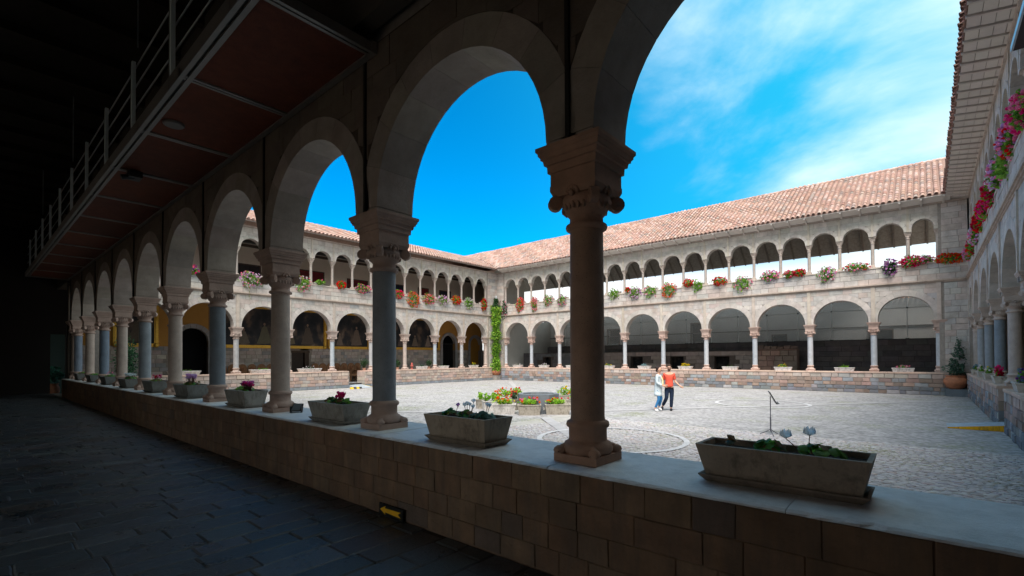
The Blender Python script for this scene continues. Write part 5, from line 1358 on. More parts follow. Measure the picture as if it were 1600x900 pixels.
m.add([(x, -.016, z) for x, z in ar], [(0, 7, 6), (0, 6, 2), (0, 2, 1), (2, 6, 4), (2, 4, 3), (6, 5, 4)], (0.80, 0.42, 0.02)); m.build('arrow', M_CLOTH, T)
# something dark hung under the near end of the right eave: a rolled awning box
_P = ray_at(1579, 82, 0, 1.25)
T = empty('awning_box', (1.30, _P.y-1.0, _P.z+.03)); tag(T, 'dark awning box with pale edge strip under the right eave, at the picture edge', 'awning')
m = MB(); m.box(-.02, .32, -1.6, 1.0, -.02, .10, (0.03, 0.02, 0.02)); m.box(.02, .28, -1.6, 1.0, .10, .2, (0.03, 0.02, 0.02)); m.build('housing', M_DARKM, T)
m = MB(); m.box(-.05, -.02, -1.6, 1.0, -.03, .08, (0.55, 0.58, 0.62)); m.build('edge_strip', M_METAL, T)
m = MB(); m.box(.12, .16, .2, .26, .2, 1.1, (0.05, 0.05, 0.05)); m.box(.12, .16, -1.2, -1.14, .2, 1.1, (0.05, 0.05, 0.05)); m.build('hanger', M_DARKM, T)

# ------------------------------------------------------------------ courtyard things
random.seed(91)
T = empty('octagonal_basin', (WELL.x, WELL.y, 0)); tag(T, 'grey octagonal stone basin in the middle of the courtyard, ringed by planters', 'basin')
def octo(R, z, ph=pi/8): return [(R*cos(ph+2*pi*k/8), R*sin(ph+2*pi*k/8), z) for k in range(8)]
for k in range(8):
    a0, a1 = pi/8+2*pi*k/8+0.004, pi/8+2*pi*(k+1)/8-0.004; m = MB(); vs = []
    for (R, z) in ((0.76, 0.0), (0.78, 0.68), (0.60, 0.68), (0.58, 0.30)): vs += [(R*cos(a0), R*sin(a0), z), (R*cos(a1), R*sin(a1), z)]
    m.add(vs, [(0, 1, 3, 2), (2, 3, 5, 4), (4, 5, 7, 6), (0, 2, 4, 6), (1, 7, 5, 3)], jit((0.155, 0.175, 0.195), 0.08)); m.build('stone_panel', M_STONE, T)
m = MB(); m.add(octo(0.60, 0.34), [tuple(range(8))], (0.05, 0.06, 0.07)); m.build('basin_floor', M_SLATE, T)
GC = 'planters round the octagonal basin'
def yard_planter(u, v, rz, lx, ly, h, tint, cols, dens, greens, fh, label, top=1.12, rim=0.03, n=240):
    P = ray_at(u, v, 2, 0.0)
    T = planter('courtyard_planter', label, (P.x, P.y, 0), rz, lx/1.1, ly/1.1, h, tint, top, GC, rim=rim)
    f = MB(); leafy(f, (0, 0, h+fh*0.42), lx*0.50, ly*0.62, fh*0.55, n, 0.055, greens, shell=0.1); f.build('foliage', M_LEAF, T)
    if cols: b = MB(); blooms(b, (0, 0, h+fh*0.62), lx*0.50, ly*0.6, fh*0.55, int(26*dens), 0.045, cols, None, 0.6); b.build('blossoms', M_PETAL, T)
ra = _a
WG, GG = (0.60, 0.57, 0.54), (0.40, 0.36, 0.30)
yard_planter(788, 646, ra, 0.80, 0.40, 0.34, WG, [ORG, ORG, YEL], 1.0, YGRN, 0.22, 'white rimmed trough of orange flowers, front left of the basin')
yard_planter(827, 648, ra, 0.78, 0.40, 0.36, GG, [ORG, ORG, PNK], 0.9, YGRN, 0.22, 'square mossy grey trough of orange and pink flowers, directly before the basin')
yard_planter(871, 647, ra, 0.86, 0.40, 0.36, GG, [RED, ORG], 0.5, YGRN, 0.20, 'grey trough with green leaves and red flowers to its left, front right of the basin')
yard_planter(752, 638, ra+0.5, 0.34, 0.32, 0.36, GG, None, 0, YGRN, 0.30, 'small grey pot of plain green leaves, leftmost in the ring round the basin', n=150)
yard_planter(762, 640, ra+0.3, 0.36, 0.34, 0.34, WG, [WHT], .2, YGRN, 0.30, 'pale pot of green leaves, second from the left round the basin', n=150)
yard_planter(774, 641, ra-0.3, 0.46, 0.36, 0.36, WG, [ORG], .25, YGRN, 0.34, 'pale pot of light green leaves tucked behind the orange trough', n=180)
yard_planter(790, 633, ra, 0.95, 0.40, 0.36, WG, [ORG, ORG, SAL], 1.1, YGRN, 0.34, 'tall orange flowers in a white trough behind the front left one')
yard_planter(804, 640, ra+0.8, 0.40, 0.36, 0.40, GG, [SAL], .4, DGRN, 0.3, 'grey pot with dark leaves squeezed left of the mossy trough', n=110)
yard_planter(808, 630, ra+0.9, 0.60, 0.36, 0.36, WG, [RED], .4, YGRN, 0.32, 'white trough with sparse red flowers touching the basin on its left')
yard_planter(851, 643, ra-0.9, 0.40, 0.36, 0.38, GG, [WHT], .3, GRN, 0.2, 'grey pot with low leaves between the mossy and the right trough', n=60)
yard_planter(884, 632, ra-0.2, 0.80, 0.38, 0.40, GG, [WHT, YEL], .7, YGRN, 0.36, 'grey trough of yellow green leaves with white flowers, right of the basin')
yard_planter(900, 640, ra-0.5, 0.60, 0.38, 0.38, GG, [ORG], .5, BGRN, 0.36, 'grey trough mostly hidden behind the big dark foreground column', n=120)
P = ray_at(846.5, 646.5, 2, 0)
T = empty('small_stone_figure', (P.x, P.y, 0)); tag(T, 'small pale carved stone animal on the ground between two basin troughs', 'ornament')
m = MB(); m.ball((0, 0, .09), .13, .09, .09, (0.6, 0.58, 0.52)); m.ball((.10, 0, .17), .06, .055, .06, (0.6, 0.58, 0.52)); m.ball((.12, .03, .23), .018, .018, .03, (0.6, .58, .52)); m.ball((.12, -.03, .23), .018, .018, .03, (0.6, .58, .52)); m.build('body', M_CONC, T)

# music stand
T = empty('music_stand', (-3.0, 13.31, 0)); tag(T, 'slim black music stand alone on the cobbles', 'music stand')
m = MB(); m.bar((0, 0, .10), (0, 0, .98), 0.011, (0.10, 0.095, 0.12), 0, 8); m.bar((0, 0, .10), (0, 0, .45), 0.016, (0.08, 0.08, 0.10), 0, 8); m.build('pole', M_DARKM, T)
for k in range(3):
    a = ra+2*pi*k/3+0.3; m = MB(); m.bar((0, 0, .15), (.24*cos(a), .24*sin(a), .012), 0.009, (0.07, 0.07, 0.09), 0, 6); m.bar((0, 0, .08), (.12*cos(a), .12*sin(a), .085), 0.006, (0.07, 0.07, 0.09), 0, 6); m.ball((.24*cos(a), .24*sin(a), .014), .014, tint=(0.03, 0.03, 0.03), n=8, m=5); m.build('leg', M_DARKM, T)
vr = Vector((cos(0.30), sin(0.30), 0)); vf = Vector((-vr.y, vr.x, 0)); m = MB()
top = Vector((0, 0, 1.10))-vr*0.03; bot = Vector((0, 0, .80))+vr*0.13
pl = (bot-top).normalized(); nn = pl.cross(vf).normalized()*0.010
q = [top-vf*0.24-nn, top+vf*0.24-nn, bot+vf*0.24-nn, bot-vf*0.24-nn, top-vf*0.24+nn, top+vf*0.24+nn, bot+vf*0.24+nn, bot-vf*0.24+nn]
m.add([tuple(v) for v in q], [(0, 1, 2, 3), (7, 6, 5, 4), (0, 4, 5, 1), (1, 5, 6, 2), (2, 6, 7, 3), (3, 7, 4, 0)], (0.035, 0.035, 0.04))
m.build('desk', M_DARKM, T)
m = MB(); q = [bot-vf*.24, bot+vf*.24, bot+vf*.24+vr*.05+Vector((0, 0, .02)), bot-vf*.24+vr*.05+Vector((0, 0, .02))]; q += [v+Vector((0, 0, .006)) for v in q]
m.add([tuple(v) for v in q], [(3, 2, 1, 0), (4, 5, 6, 7), (0, 1, 5, 4), (1, 2, 6, 5), (2, 3, 7, 6), (3, 0, 4, 7)], (0.035, 0.035, 0.04)); m.build('ledge', M_DARKM, T)

# ramps
T = empty('ramp', (0, 0, 0)); tag(T, 'grey wooden ramp with yellow painted side at the right wing opening', 'ramp')
m = MB(); y0, y1 = 17.62, 18.6
m.add([(0.42, y0, .012), (1.62, y0, .15), (1.62, y1, .15), (0.42, y1, .012), (0.42, y0, .03), (1.62, y0, .17), (1.62, y1, .17), (0.42, y1, .03)], [(3, 2, 1, 0), (4, 5, 6, 7), (1, 2, 6, 5), (2, 3, 7, 6), (3, 0, 4, 7)], (0.30, 0.36, 0.42)); m.build('board', M_WOOD, T)
m = MB(); m.add([(0.42, y0-.012, .004), (1.62, y0-.012, .004), (1.62, y0-.012, .172), (0.42, y0-.012, .032), (0.42, y0+.01, .004), (1.62, y0+.01, .004), (1.62, y0+.01, .172), (0.42, y0+.01, .032)], [(0, 1, 2, 3), (0, 3, 7, 4), (2, 6, 7, 3), (1, 5, 6, 2)], (0.80, 0.42, 0.01)); m.build('side_panel', M_CONC, T)
m = MB(); m.box(1.55, 1.60, y0-.016, y0-.013, .03, .15, (0.03, 0.03, 0.03)); m.build('end_mark', M_DARKM, T)
T = empty('ramp', (0, 0, 0)); tag(T, 'blue grey ramp with yellow edge at the opening of the left wall', 'ramp')
m = MB(); m.add([(-30.9, 17.2, .30), (-30.9, 18.3, .30), (-28.6, 18.3, .02), (-28.6, 17.2, .02), (-30.9, 17.2, .01), (-30.9, 18.3, .01), (-28.6, 18.3, .006), (-28.6, 17.2, .006)], [(0, 3, 2, 1), (0, 4, 7, 3), (1, 2, 6, 5), (2, 3, 7, 6)], (0.32, 0.36, 0.40)); m.build('board', M_WOOD, T)
m = MB(); m.add([(-30.4, 18.3, .245), (-28.6, 18.3, .024), (-28.6, 18.36, .024), (-30.4, 18.36, .245)], [(0, 1, 2, 3)], (0.75, 0.5, 0.05)); m.build('edge_stripe', M_CONC, T)
T = empty('yellow_block', (-28.4, 16.9, 0)); tag(T, 'yellow and black striped warning wedge lying before the left ramp', 'warning marker')
for k in range(4):
    m = MB(); m.add([(-.12, -.40+.2*k, 0), (.12, -.40+.2*k, 0), (.12, -.22+.2*k, 0), (-.12, -.22+.2*k, 0), (-.05, -.40+.2*k, .12), (.05, -.40+.2*k, .12), (.05, -.22+.2*k, .12), (-.05, -.22+.2*k, .12)], [(4, 5, 6, 7), (0, 1, 5, 4), (1, 2, 6, 5), (2, 3, 7, 6), (3, 0, 4, 7)], (0.75, 0.45, 0.02) if k % 2 == 0 else (0.04, 0.04, 0.04)); m.build('segment', M_CONC, T)
# pots
def clay_pot(loc, R, H, n=24):
    m = MB(); m.lathe([(R*.50, 0), (R*.72, H*.12), (R*.96, H*.42), (R*1.0, H*.58), (R*.93, H*.76), (R*.76, H*.88), (R*.78, H*.94), (R*.86, H*.97), (R*.86, H), (R*.74, H), (R*.70, H*.9)], 0, 0, n)
    return m
T = empty('climbing_plant', (-29.55, 31.55, 0)); tag(T, 'bright green climbing plant rising from a clay pot up the courtyard corner', 'plant')
m = MB(); m.box(-.28, .28, -.28, .28, 0, .42, (0.26, 0.24, 0.22)); m.build('pedestal', M_STONE, T)
clay_pot(None, .40, .52).build('pot', M_TERRA, T, (0, 0, .42))
m = MB()
for k in range(5):
    x0 = random.uniform(-.1, .1); p = Vector((x0, 0, .85))
    for j in range(22):
        q = p+Vector((random.uniform(-.07, .07)-p.x*.15, .003*j-.006, .29)); m.bar(p, q, .012, (0.12, 0.10, 0.05), 0, 5, cap=False); p = q
m.build('stems', M_LEAF, T)
m = MB(); dg = Vector((cos(pi/4), sin(pi/4), 0))
z = .95
while z < 7.25:
    wv = (0.56 if z > 3.6 else 0.52)*(1+.22*sin(z*2.3)+.15*sin(z*5.1))
    if 3.3 < z < 3.75: wv = 0.24
    if z > 6.7: wv = .24
    leafy(m, (0.10*sin(z*1.7), -0.10*sin(z*1.7), z), wv, wv, 0.26, 120, 0.085, (YGRN+BGRN+[(0.06, 0.16, 0.02)]*2) if z < 6.6 else DGRN, shell=0.0); z += .14
m.build('foliage', M_LEAF, T)
m = MB(); m.bar((0, 0, 7.0), (.0, 0, 7.75), .012, (0.7, 0.7, 0.7), 0, 6); m.box(-.07, .07, -.05, .05, 7.35, 7.6, (0.75, 0.8, 0.82)); m.build('lamp_bracket', M_METAL, T)
T = empty('potted_ivy', (1.13, 31.75, 0)); tag(T, 'big round clay pot with dark green ivy on a stone block in the right corner', 'plant')
m = MB(); m.box(-.42, .40, -.40, .40, 0, .36, (0.13, 0.15, 0.17)); m.build('plinth_block', M_STONE, T)
clay_pot(None, .46, .66).build('pot', M_TERRA, T, (-.05, -.05, .36))
m = MB(); leafy(m, (-.02, 0, 1.35), .50, .45, .52, 620, .06, [(0.07, 0.15, 0.10), (0.10, 0.19, 0.13), (0.04, 0.09, 0.06)], shell=0.1); leafy(m, (.1, .05, 2.1), .30, .3, .50, 300, .055, [(0.07, 0.15, 0.10), (0.04, 0.09, 0.06)], shell=0.1); leafy(m, (.1, .1, 2.6), .14, .14, .35, 80, .05, [(0.07, 0.15, 0.10)], shell=0.1); m.build('foliage', M_LEAF, T)
T = empty('tall_potted_shrub', (-29.2, 5.2, 0)); tag(T, 'green shrub in the near left corner of the courtyard, glimpsed between the far near columns', 'plant')
clay_pot(None, .35, .6).build('pot', M_TERRA, T)
m = MB(); leafy(m, (0, 0, 1.9), .55, .55, 1.3, 1500, .06, [(0.06, 0.17, 0.08), (0.09, 0.24, 0.11), (0.03, 0.09, 0.05)], shell=0.1); m.build('foliage', M_LEAF, T)
# plants on the right low wall
for (y, c, lab, n, d, hh) in ((29.6, [BLUEF], 'blue flowered box at the far end of the right low wall', 120, 1.5, .16), (26.4, [WHT], 'leafy planter with white flowers, second on the right low wall', 190, .8, .18), (23.6, [WHT, YEL], 'leafy planter with small white flowers, third on the right low wall', 190, .5, .18), (20.6, [CRIM, HOT], 'pale pot of crimson geraniums beside the right wing opening', 130, 5.0, .22), (15.9, [PUR, BLUEF], 'planter of violet blue flowers at the picture edge on the right low wall', 160, 3.0, .22), (13.4, [PUR], 'planter of violet flowers nearest the camera on the right low wall', 160, 3.0, .22)):
    wall_trough((1.68, y, 1.14), pi/2, c, GRN, n, d, lab, 0.8, (0.5, 0.47, 0.42), hh, 'planters on the right low wall')
P = ray_at(90, 575, 0, -34.6)
T = empty('doorway_fern', (-34.75, 3.15, 0)); tag(T, 'dim potted fern in the far dark doorway', 'plant')
clay_pot(None, .3, .75).build('pot', M_TERRA, T)
m = MB(); leafy(m, (0, 0, 1.15), .75, .5, .5, 500, .09, [(0.05, 0.20, 0.14), (0.04, 0.12, 0.08)], shell=0.1); m.build('foliage', M_LEAF, T)

# ------------------------------------------------------------------ paintings and chairs in the left gallery
def painting(u0, u1, z0, z1, label):
    X = -33.57; a = ray_at(u0, 540, 0, X).y; c = ray_at(u1, 540, 0, X).y
    T = empty('framed_painting', (X, (a+c)/2, (z0+z1)/2), pi/2); tag(T, label, 'painting', 'large gilt framed paintings in the left gallery')
    w = (c-a)/2; h = (z1-z0)/2
    m = MB(); m.box(-w+.1, w-.1, -.05, -.02, -h+.1, h-.1, (0.05, 0.04, 0.035)); cv = m.build('canvas', M_PAINT, T)
    m = MB(); rs = random.Random(int(u0)); nf = max(2, int(w*2/1.5))
    for k in range(nf):
        x0 = -w+.5+(2*w-1.0)*(k+.5)/nf+rs.uniform(-.2, .2); hh = rs.uniform(.9, 1.5)*(1 if k % 2 else .75); bw = hh*rs.uniform(.26, .42); c_ = jit((0.15, 0.12, 0.095), .35); z_ = -h+.3; yy = -.056-.003*k
        m.add([(x0-bw, yy, z_), (x0-bw*.1, yy, z_-.02), (x0+bw, yy, z_+.03), (x0+bw*.62, yy, z_+hh*.42), (x0+bw*.32, yy, z_+hh*.8), (x0, yy, z_+hh*.86), (x0-bw*.34, yy, z_+hh*.76), (x0-bw*.6, yy, z_+hh*.4)], [tuple(range(8))], c_)
        m.add([(x0+.075*cos(2*pi*j/9), yy-.001, z_+hh*.93+.10*sin(2*pi*j/9)) for j in range(9)], [tuple(range(9))], jit((0.22, 0.15, 0.11), .2))
    m.build('painted_figures', M_CLOTH, cv)
    for nm, bx in (('frame_side', (-w, -w+.2, -h, h)), ('frame_side', (w-.2, w, -h, h)), ('frame_rail', (-w+.2, w-.2, -h, -h+.2)), ('frame_rail', (-w+.2, w-.2, h-.2, h))):
        m = MB(); x0, x1, q0, q1 = bx
        m.box(x0, x1, -.09, 0, q0, q1); m.box(x0+.05, x1-.05, -.13, -.09, q0+.05, q1-.05)
        if nm == 'frame_side': m.ball(((x0+x1)/2, -.12, q0+.1), .14, .05, .14); m.ball(((x0+x1)/2, -.12, q1-.1), .14, .05, .14)
        m.build(nm, M_GOLD, T)
painting(176, 247, 2.70, 5.50, 'dark gilt framed painting left of the arched passage')
painting(346, 509, 2.70, 5.50, 'widest dark gilt framed painting, above the long row of chairs')
painting(512, 577, 2.70, 5.50, 'gilt framed painting with pale triangular figures above the chairs by the opening')
painting(581, 686, 2.72, 5.50, 'grey toned gilt framed painting nearest the gated portal')
def make_chair():
    T = empty('carved_chair', (0, 0, 0)); wd = (0.26, 0.125, 0.06)
    m = MB(); m.box(-.25, .25, -.24, .24, .42, .48, wd); m.box(-.24, .24, -.23, .23, .34, .42, tuple(x*.8 for x in wd)); m.build('seat', M_WOOD, T)
    m = MB(); vs = []; n = 12
    out = [(-.24, .48), (.24, .48), (.24, .95)]+[(.24*cos(pi*k/n), .95+.24*sin(pi*k/n)) for k in range(1, n)]+[(-.24, .95)]
    vs = [(x, .20, z) for x, z in out]+[(x, .25, z) for x, z in out]; N_ = len(out)
    m.add(vs, [tuple(range(N_)), tuple(reversed(range(N_, 2*N_)))]+[(k, N_+k, N_+(k+1) % N_, (k+1) % N_) for k in range(N_)], wd)
    bk = m.build('backrest', M_WOOD, T)
    m = MB(); m.ball((0, .19, .92), .12, .02, .14, (0.24, 0.10, 0.045)); m.box(-.13, .13, .185, .2, .55, .75, (0.20, 0.09, 0.04)); m.build('carving', M_WOOD, bk)
    for sx in (-.22, .22):
        for sy in (-.20, .20):
            m = MB(); m.bar((sx, sy, .0), (sx, sy, .34), .022, wd, 0, 8, .03); m.build('leg', M_WOOD, T)
        m = MB(); m.box(sx-.025, sx+.025, -.20, .22, .66, .70, wd); m.bar((sx, -.18, .48), (sx, -.18, .67), .02, wd, 0, 6); m.build('armrest', M_WOOD, T)
    return T
GCH = 'carved wooden chairs along the left gallery wall'
c0 = None
ys = [9.0+0]; chairs = []
chairs += [(10.6+0.58*k, 'dark round backed chair under the widest painting, '+OR[k]+' from the left') for k in range(7)]
chairs += [(16.55+0.56*k, 'brown round backed chair, '+OR[k]+' to the right of the small dark doorway') for k in range(7)]
for k, (y, lab) in enumerate(chairs):
    if c0 is None: c0 = make_chair(); o = c0
    else: o = copy_tree(c0)
    o.scale = (1.1, 1.1, 1.16); o.location = (-33.0, y, FL); o.rotation_euler = (0, 0, -pi/2+pi+random.uniform(-.04, .04)); tag(o, lab, 'chair', GCH)
T = empty('bench', (-33.05, 7.0, FL), pi/2); tag(T, 'long dark wooden bench left of the arched passage', 'bench')
m = MB(); m.box(-.9, .9, -.2, .2, .42, .47, (0.08, 0.04, 0.02)); m.build('seat', M_WOOD, T)
for x in (-.8, .8):
    m = MB(); m.box(x-.05, x+.05, -.18, .18, 0, .42, (0.07, 0.035, 0.02)); m.build('leg', M_WOOD, T)

# ------------------------------------------------------------------ people
def skin_mesh(name, chains, mat, parent, tint, root=0, sub=2):
    """chains: list of [(x,y,z,r)...]; equal coordinates share a vertex"""
    vs = []; rs = []; es = []; idx = {}
    for ch in chains:
        prev = None
        for (x, y, z, r) in ch:
            k = (round(x, 3), round(y, 3), round(z, 3))
            if k not in idx: idx[k] = len(vs); vs.append((x, y, z)); rs.append(r)
            i = idx[k]
            if prev is not None: es.append((prev, i))
            prev = i
    me = bpy.data.meshes.new(name); me.from_pydata(vs, es, []); o = bpy.data.objects.new(name, me); COL.objects.link(o)
    o.parent = parent
    sk = o.modifiers.new('skin', 'SKIN'); sk.use_smooth_shade = True
    for i, v in enumerate(me.skin_vertices[0].data if me.skin_vertices else []): pass
    if not me.skin_vertices:
        bpy.context.view_layer.objects.active = o
    if me.skin_vertices:
        for i, d in enumerate(me.skin_vertices[0].data):
            rr = rs[i]; d.radius = rr if isinstance(rr, tuple) else (rr, rr); d.use_root = (i == root)
    ss = o.modifiers.new('sub', 'SUBSURF'); ss.levels = sub; ss.render_levels = sub
    # freeze into a plain mesh so that the tint attribute can be stored
    dg = bpy.context.evaluated_depsgraph_get(); dg.update()
    ev = o.evaluated_get(dg); m2 = bpy.data.meshes.new_from_object(ev)
    o.modifiers.clear(); o.data = m2
    m2.materials.clear(); m2.materials.append(mat)
    for p in m2.polygons: p.use_smooth = True
    ca = m2.attributes.new('tint', 'FLOAT_COLOR', 'CORNER'); ca.data.foreach_set('color', [c for _ in range(len(ca.data)) for c in (*tint, 1.0)])
    return o
def hand(chains, wx, wy, wz, dx, dy, dz, s=1.0):
    """palm with four fingers and a thumb, from the wrist in direction d"""
    d = Vector((dx, dy, dz)).normalized(); a = d.cross(Vector((0, 1, 0.2))).normalized(); n_ = d.cross(a)
    w = Vector((wx, wy, wz)); p = w+d*0.085*s
    base = [(wx, wy, wz, 0.024*s), (*(w+d*.04*s), .030*s), (*p, .026*s)]
    chains.append(base)
    for k, L_ in enumerate((.062, .075, .070, .055)):
        o = p+a*((k-1.5)*.019*s); e = o+d*L_*.55*s+n_*.008*s; t = o+d*L_*s+n_*.026*s
        chains.append([(*p, .026*s), (*o, .0095*s), (*e, .0085*s), (*t, .007*s)])
    o = w+d*.035*s-a*.034*s; chains.append([(*(w+d*.04*s), .030*s), (*o, .011*s), (*(o+d*.045*s-a*.012*s), .008*s)])
def person_man():
    P = ray_at(1046, 641.5, 2, 0)
    T = empty('person', (P.x, P.y, 0), radians(25)); tag(T, 'man in coral red t-shirt and dark blue trousers walking with his left hand held out', 'person', 'couple walking across the courtyard')
    SK = (1, 1, 1)
    ch = [[(0, 0, .88, (.135, .10)), (0, 0, 1.05, (.12, .095)), (0, 0, 1.22, (.145, .105)), (0, 0, 1.34, (.13, .085)), (0, 0, 1.42, .052), (0, -.01, 1.47, .05), (0, -.015, 1.53, (.068, .082)), (0, -.012, 1.60, (.074, .090)), (0, -.005, 1.665, (.058, .07))],
          [(0, 0, 1.34, (.13, .085)), (.165, 0, 1.345, .055), (.205, .01, 1.08, .040), (.37, -.10, .925, .026)], [(0, 0, 1.34, (.13, .085)), (-.165, 0, 1.345, .055), (-.24, .05, 1.08, .040), (-.26, -.10, .98, .026)],
          [(0, 0, .88, (.135, .10)), (.085, 0, .80, .082), (.075, -.03, .45, .055), (.06, .02, .10, .038), (.06, -.03, .045, .035), (.065, -.13, .035, .03)],
          [(0, 0, .88, (.135, .10)), (-.085, 0, .80, .082), (-.10, -.10, .47, .055), (-.24, .08, .16, .038), (-.25, .06, .09, .035), (-.26, -.04, .05, .03)]]
    hand(ch, .37, -.10, .925, .8, -.3, -.45); hand(ch, -.26, -.10, .98, .3, -.9, -.1)
    b = skin_mesh('body', ch, M_SKIN, T, SK)
    f = MB(); f.ball((0, -.105, 1.575), .012, .02, .024, SK); f.ball((.076, 0, 1.57), .012, .02, .03, SK); f.ball((-.076, 0, 1.57), .012, .02, .03, SK); f.build('nose_and_ears', M_SKIN, b)
    f = MB(); f.ball((.03, -.094, 1.59), .010, .006, .007, (0.05, 0.04, 0.03)); f.ball((-.03, -.094, 1.59), .010, .006, .007, (0.05, 0.04, 0.03)); f.box(-.065, .065, -.103, -.099, 1.600, 1.606, (0.02, 0.02, 0.02))
    for s in (-1, 1): f.box(s*.03-.024, s*.03+.024, -.104, -.100, 1.572, 1.60, (0.06, 0.06, 0.07))
    f.build('glasses', M_DARKM, T)
    f = MB(); f.ball((0, -.055, 1.515), .058, .052, .04, (0.05, 0.03, 0.02)); f.build('beard', M_CLOTH, T)
    f = MB(); f.ball((0, -.098, 1.532), .022, .008, .006, (0.5, 0.2, 0.18)); f.build('mouth', M_SKIN, T)
    f = MB(); f.ball((0, .015, 1.655), .082, .095, .062, (0.05, 0.03, 0.02), 0, 12, 8); f.ball((0, .05, 1.60), .078, .06, .08, (0.05, 0.03, 0.02), 0, 12, 8); f.build('hair', M_CLOTH, T)
    skin_mesh('tshirt', [[(0, 0, .84, (.165, .13)), (0, 0, .95, (.16, .125)), (0, 0, 1.08, (.15, .12)), (0, 0, 1.22, (.165, .125)), (0, 0, 1.345, (.135, .10)), (0, 0, 1.40, (.075, .07))], [(0, 0, 1.345, (.135, .10)), (.165, 0, 1.345, .064), (.188, .004, 1.20, .056), (.194, .008, 1.13, .054)], [(0, 0, 1.345, (.135, .10)), (-.165, 0, 1.345, .064), (-.195, .02, 1.20, .056), (-.21, .03, 1.13, .054)]], M_CLOTH, T, (0.72, 0.10, 0.06))
    skin_mesh('trousers', [[(0, 0, .90, (.15, .12)), (0, 0, .82, (.155, .125)), (.09, 0, .74, .10), (.078, -.03, .45, .073), (.062, .02, .10, .060)], [(0, 0, .82, (.155, .125)), (-.09, 0, .74, .10), (-.10, -.10, .47, .073), (-.235, .08, .17, .060)]], M_CLOTH, T, (0.010, 0.020, 0.045), 1)
    skin_mesh('shoe', [[(.06, .04, .06, .052), (.062, -.05, .045, .05), (.066, -.15, .035, .042)]], M_CLOTH, T, (0.02, 0.02, 0.025)); skin_mesh('shoe', [[(-.245, .10, .12, .052), (-.252, .03, .085, .05), (-.262, -.07, .05, .042)]], M_CLOTH, T, (0.02, 0.02, 0.025))
    f = MB(); f.box(-.155, .155, -.128, .128, .835, .865, (0.03, 0.02, 0.015)); f.build('belt', M_CLOTH, T)
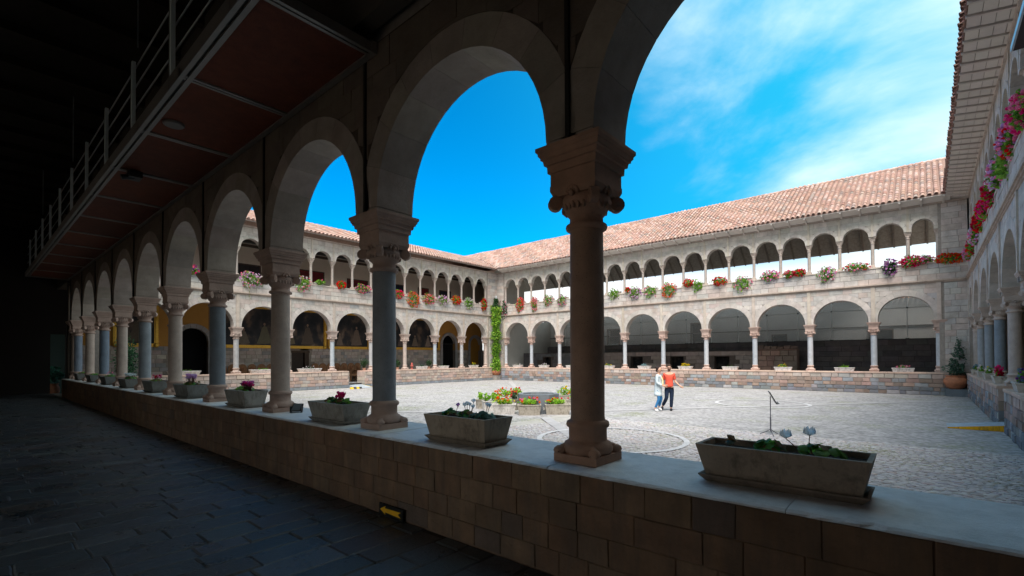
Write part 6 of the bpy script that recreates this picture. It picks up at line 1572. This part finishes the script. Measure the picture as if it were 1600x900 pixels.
def person_woman():
    P = ray_at(1029, 642.5, 2, 0)
    T = empty('person', (P.x, P.y, 0), radians(25)); tag(T, 'woman with dark hair bun, long pale grey cardigan and blue leggings, walking beside the man', 'person', 'couple walking across the courtyard')
    f_ = (.75, -.55)   # facing mostly to the right
    ch = [[(0, 0, .84, (.12, .12)), (0, 0, 1.0, (.10, .10)), (0, 0, 1.16, (.115, .11)), (0, 0, 1.29, (.10, .10)), (.012, -.01, 1.37, .045), (.025, -.02, 1.42, .046), (.04, -.028, 1.48, (.07, .075)), (.04, -.028, 1.55, (.074, .08)), (.03, -.02, 1.61, (.055, .06))],
          [(0, 0, 1.29, (.10, .10)), (-.04, -.13, 1.29, .05), (-.05, -.17, 1.05, .036), (.17, -.20, .94, .023)], [(0, 0, 1.29, (.10, .10)), (.06, .13, 1.29, .05), (.06, .16, 1.05, .036), (.22, .08, .95, .023)],
          [(0, 0, .84, (.12, .12)), (-.01, -.07, .76, .08), (.02, -.08, .44, .052), (-.12, -.07, .11, .034), (-.115, -.08, .05, .03), (-.02, -.12, .03, .026)],
          [(0, 0, .84, (.12, .12)), (.02, .07, .76, .08), (.10, .06, .46, .052), (.02, .10, .15, .034), (.02, .09, .08, .03), (.11, .03, .05, .026)]]
    hand(ch, .17, -.20, .94, .9, -.2, -.1, .85); hand(ch, .22, .08, .95, .9, -.3, 0, .85)
    b = skin_mesh('body', ch, M_SKIN, T, (1, 1, 1))
    f = MB(); f.ball((.115, -.075, 1.52), .018, .012, .02, (1, 1, 1)); f.ball((.01, -.105, 1.52), .018, .01, .028, (1, 1, 1)); f.build('nose_and_ear', M_SKIN, b)
    f = MB(); f.ball((.105, -.10, 1.545), .008, .008, .006, (0.04, 0.03, 0.03)); f.ball((.118, -.045, 1.545), .008, .008, .006, (0.04, 0.03, 0.03)); f.build('eyes', M_DARKM, T)
    f = MB(); f.ball((.108, -.075, 1.475), .012, .02, .006, (0.55, 0.16, 0.16)); f.build('mouth', M_SKIN, T)
    f = MB(); f.ball((.005, 0, 1.565), .085, .088, .085, (0.03, 0.02, 0.018), 0, 12, 8); f.ball((-.03, .02, 1.50), .065, .07, .07, (0.03, 0.02, 0.018), 0, 12, 8); f.ball((-.075, .04, 1.60), .045, .045, .045, (0.03, 0.02, 0.018), 0, 10, 6); f.build('hair', M_CLOTH, T)
    skin_mesh('cardigan', [[(-.02, 0, .52, (.185, .165)), (-.015, 0, .66, (.175, .155)), (0, 0, .82, (.155, .145)), (0, 0, 1.0, (.13, .125)), (0, 0, 1.16, (.135, .13)), (0, 0, 1.29, (.11, .11)), (0.005, 0, 1.35, (.07, .065))], [(0, 0, 1.29, (.11, .11)), (-.04, -.135, 1.29, .066), (-.05, -.175, 1.05, .055), (.13, -.20, .955, .042)], [(0, 0, 1.29, (.11, .11)), (.06, .135, 1.29, .066), (.06, .165, 1.05, .055), (.18, .10, .96, .042)]], M_CLOTH, T, (0.52, 0.60, 0.64), 2)
    skin_mesh('leggings', [[(0, 0, .84, (.125, .125)), (0, 0, .80, (.13, .13)), (-.01, -.07, .72, .085), (.02, -.08, .44, .06), (-.118, -.07, .12, .042)], [(0, 0, .80, (.13, .13)), (.02, .07, .72, .085), (.10, .06, .46, .06), (.02, .10, .16, .042)]], M_CLOTH, T, (0.03, 0.16, 0.36), 1)
    skin_mesh('shoe', [[(-.13, -.06, .055, .045), (-.08, -.09, .04, .045), (0, -.13, .033, .036)]], M_CLOTH, T, (0.7, 0.7, 0.7)); skin_mesh('shoe', [[(.0, .11, .11, .045), (.05, .07, .075, .045), (.12, .03, .045, .036)]], M_CLOTH, T, (0.7, 0.7, 0.7))
    f = MB(); pts = [(-.03, .10, 1.36), (.10, .02, 1.28), (.16, -.08, 1.12), (.15, -.17, .98)]
    for p, q in zip(pts[:-1], pts[1:]): f.bar(p, q, .024, (0.75, 0.55, 0.28), 0, 8)
    f.build('yellow_scarf', M_CLOTH, T)
person_man(); person_woman()
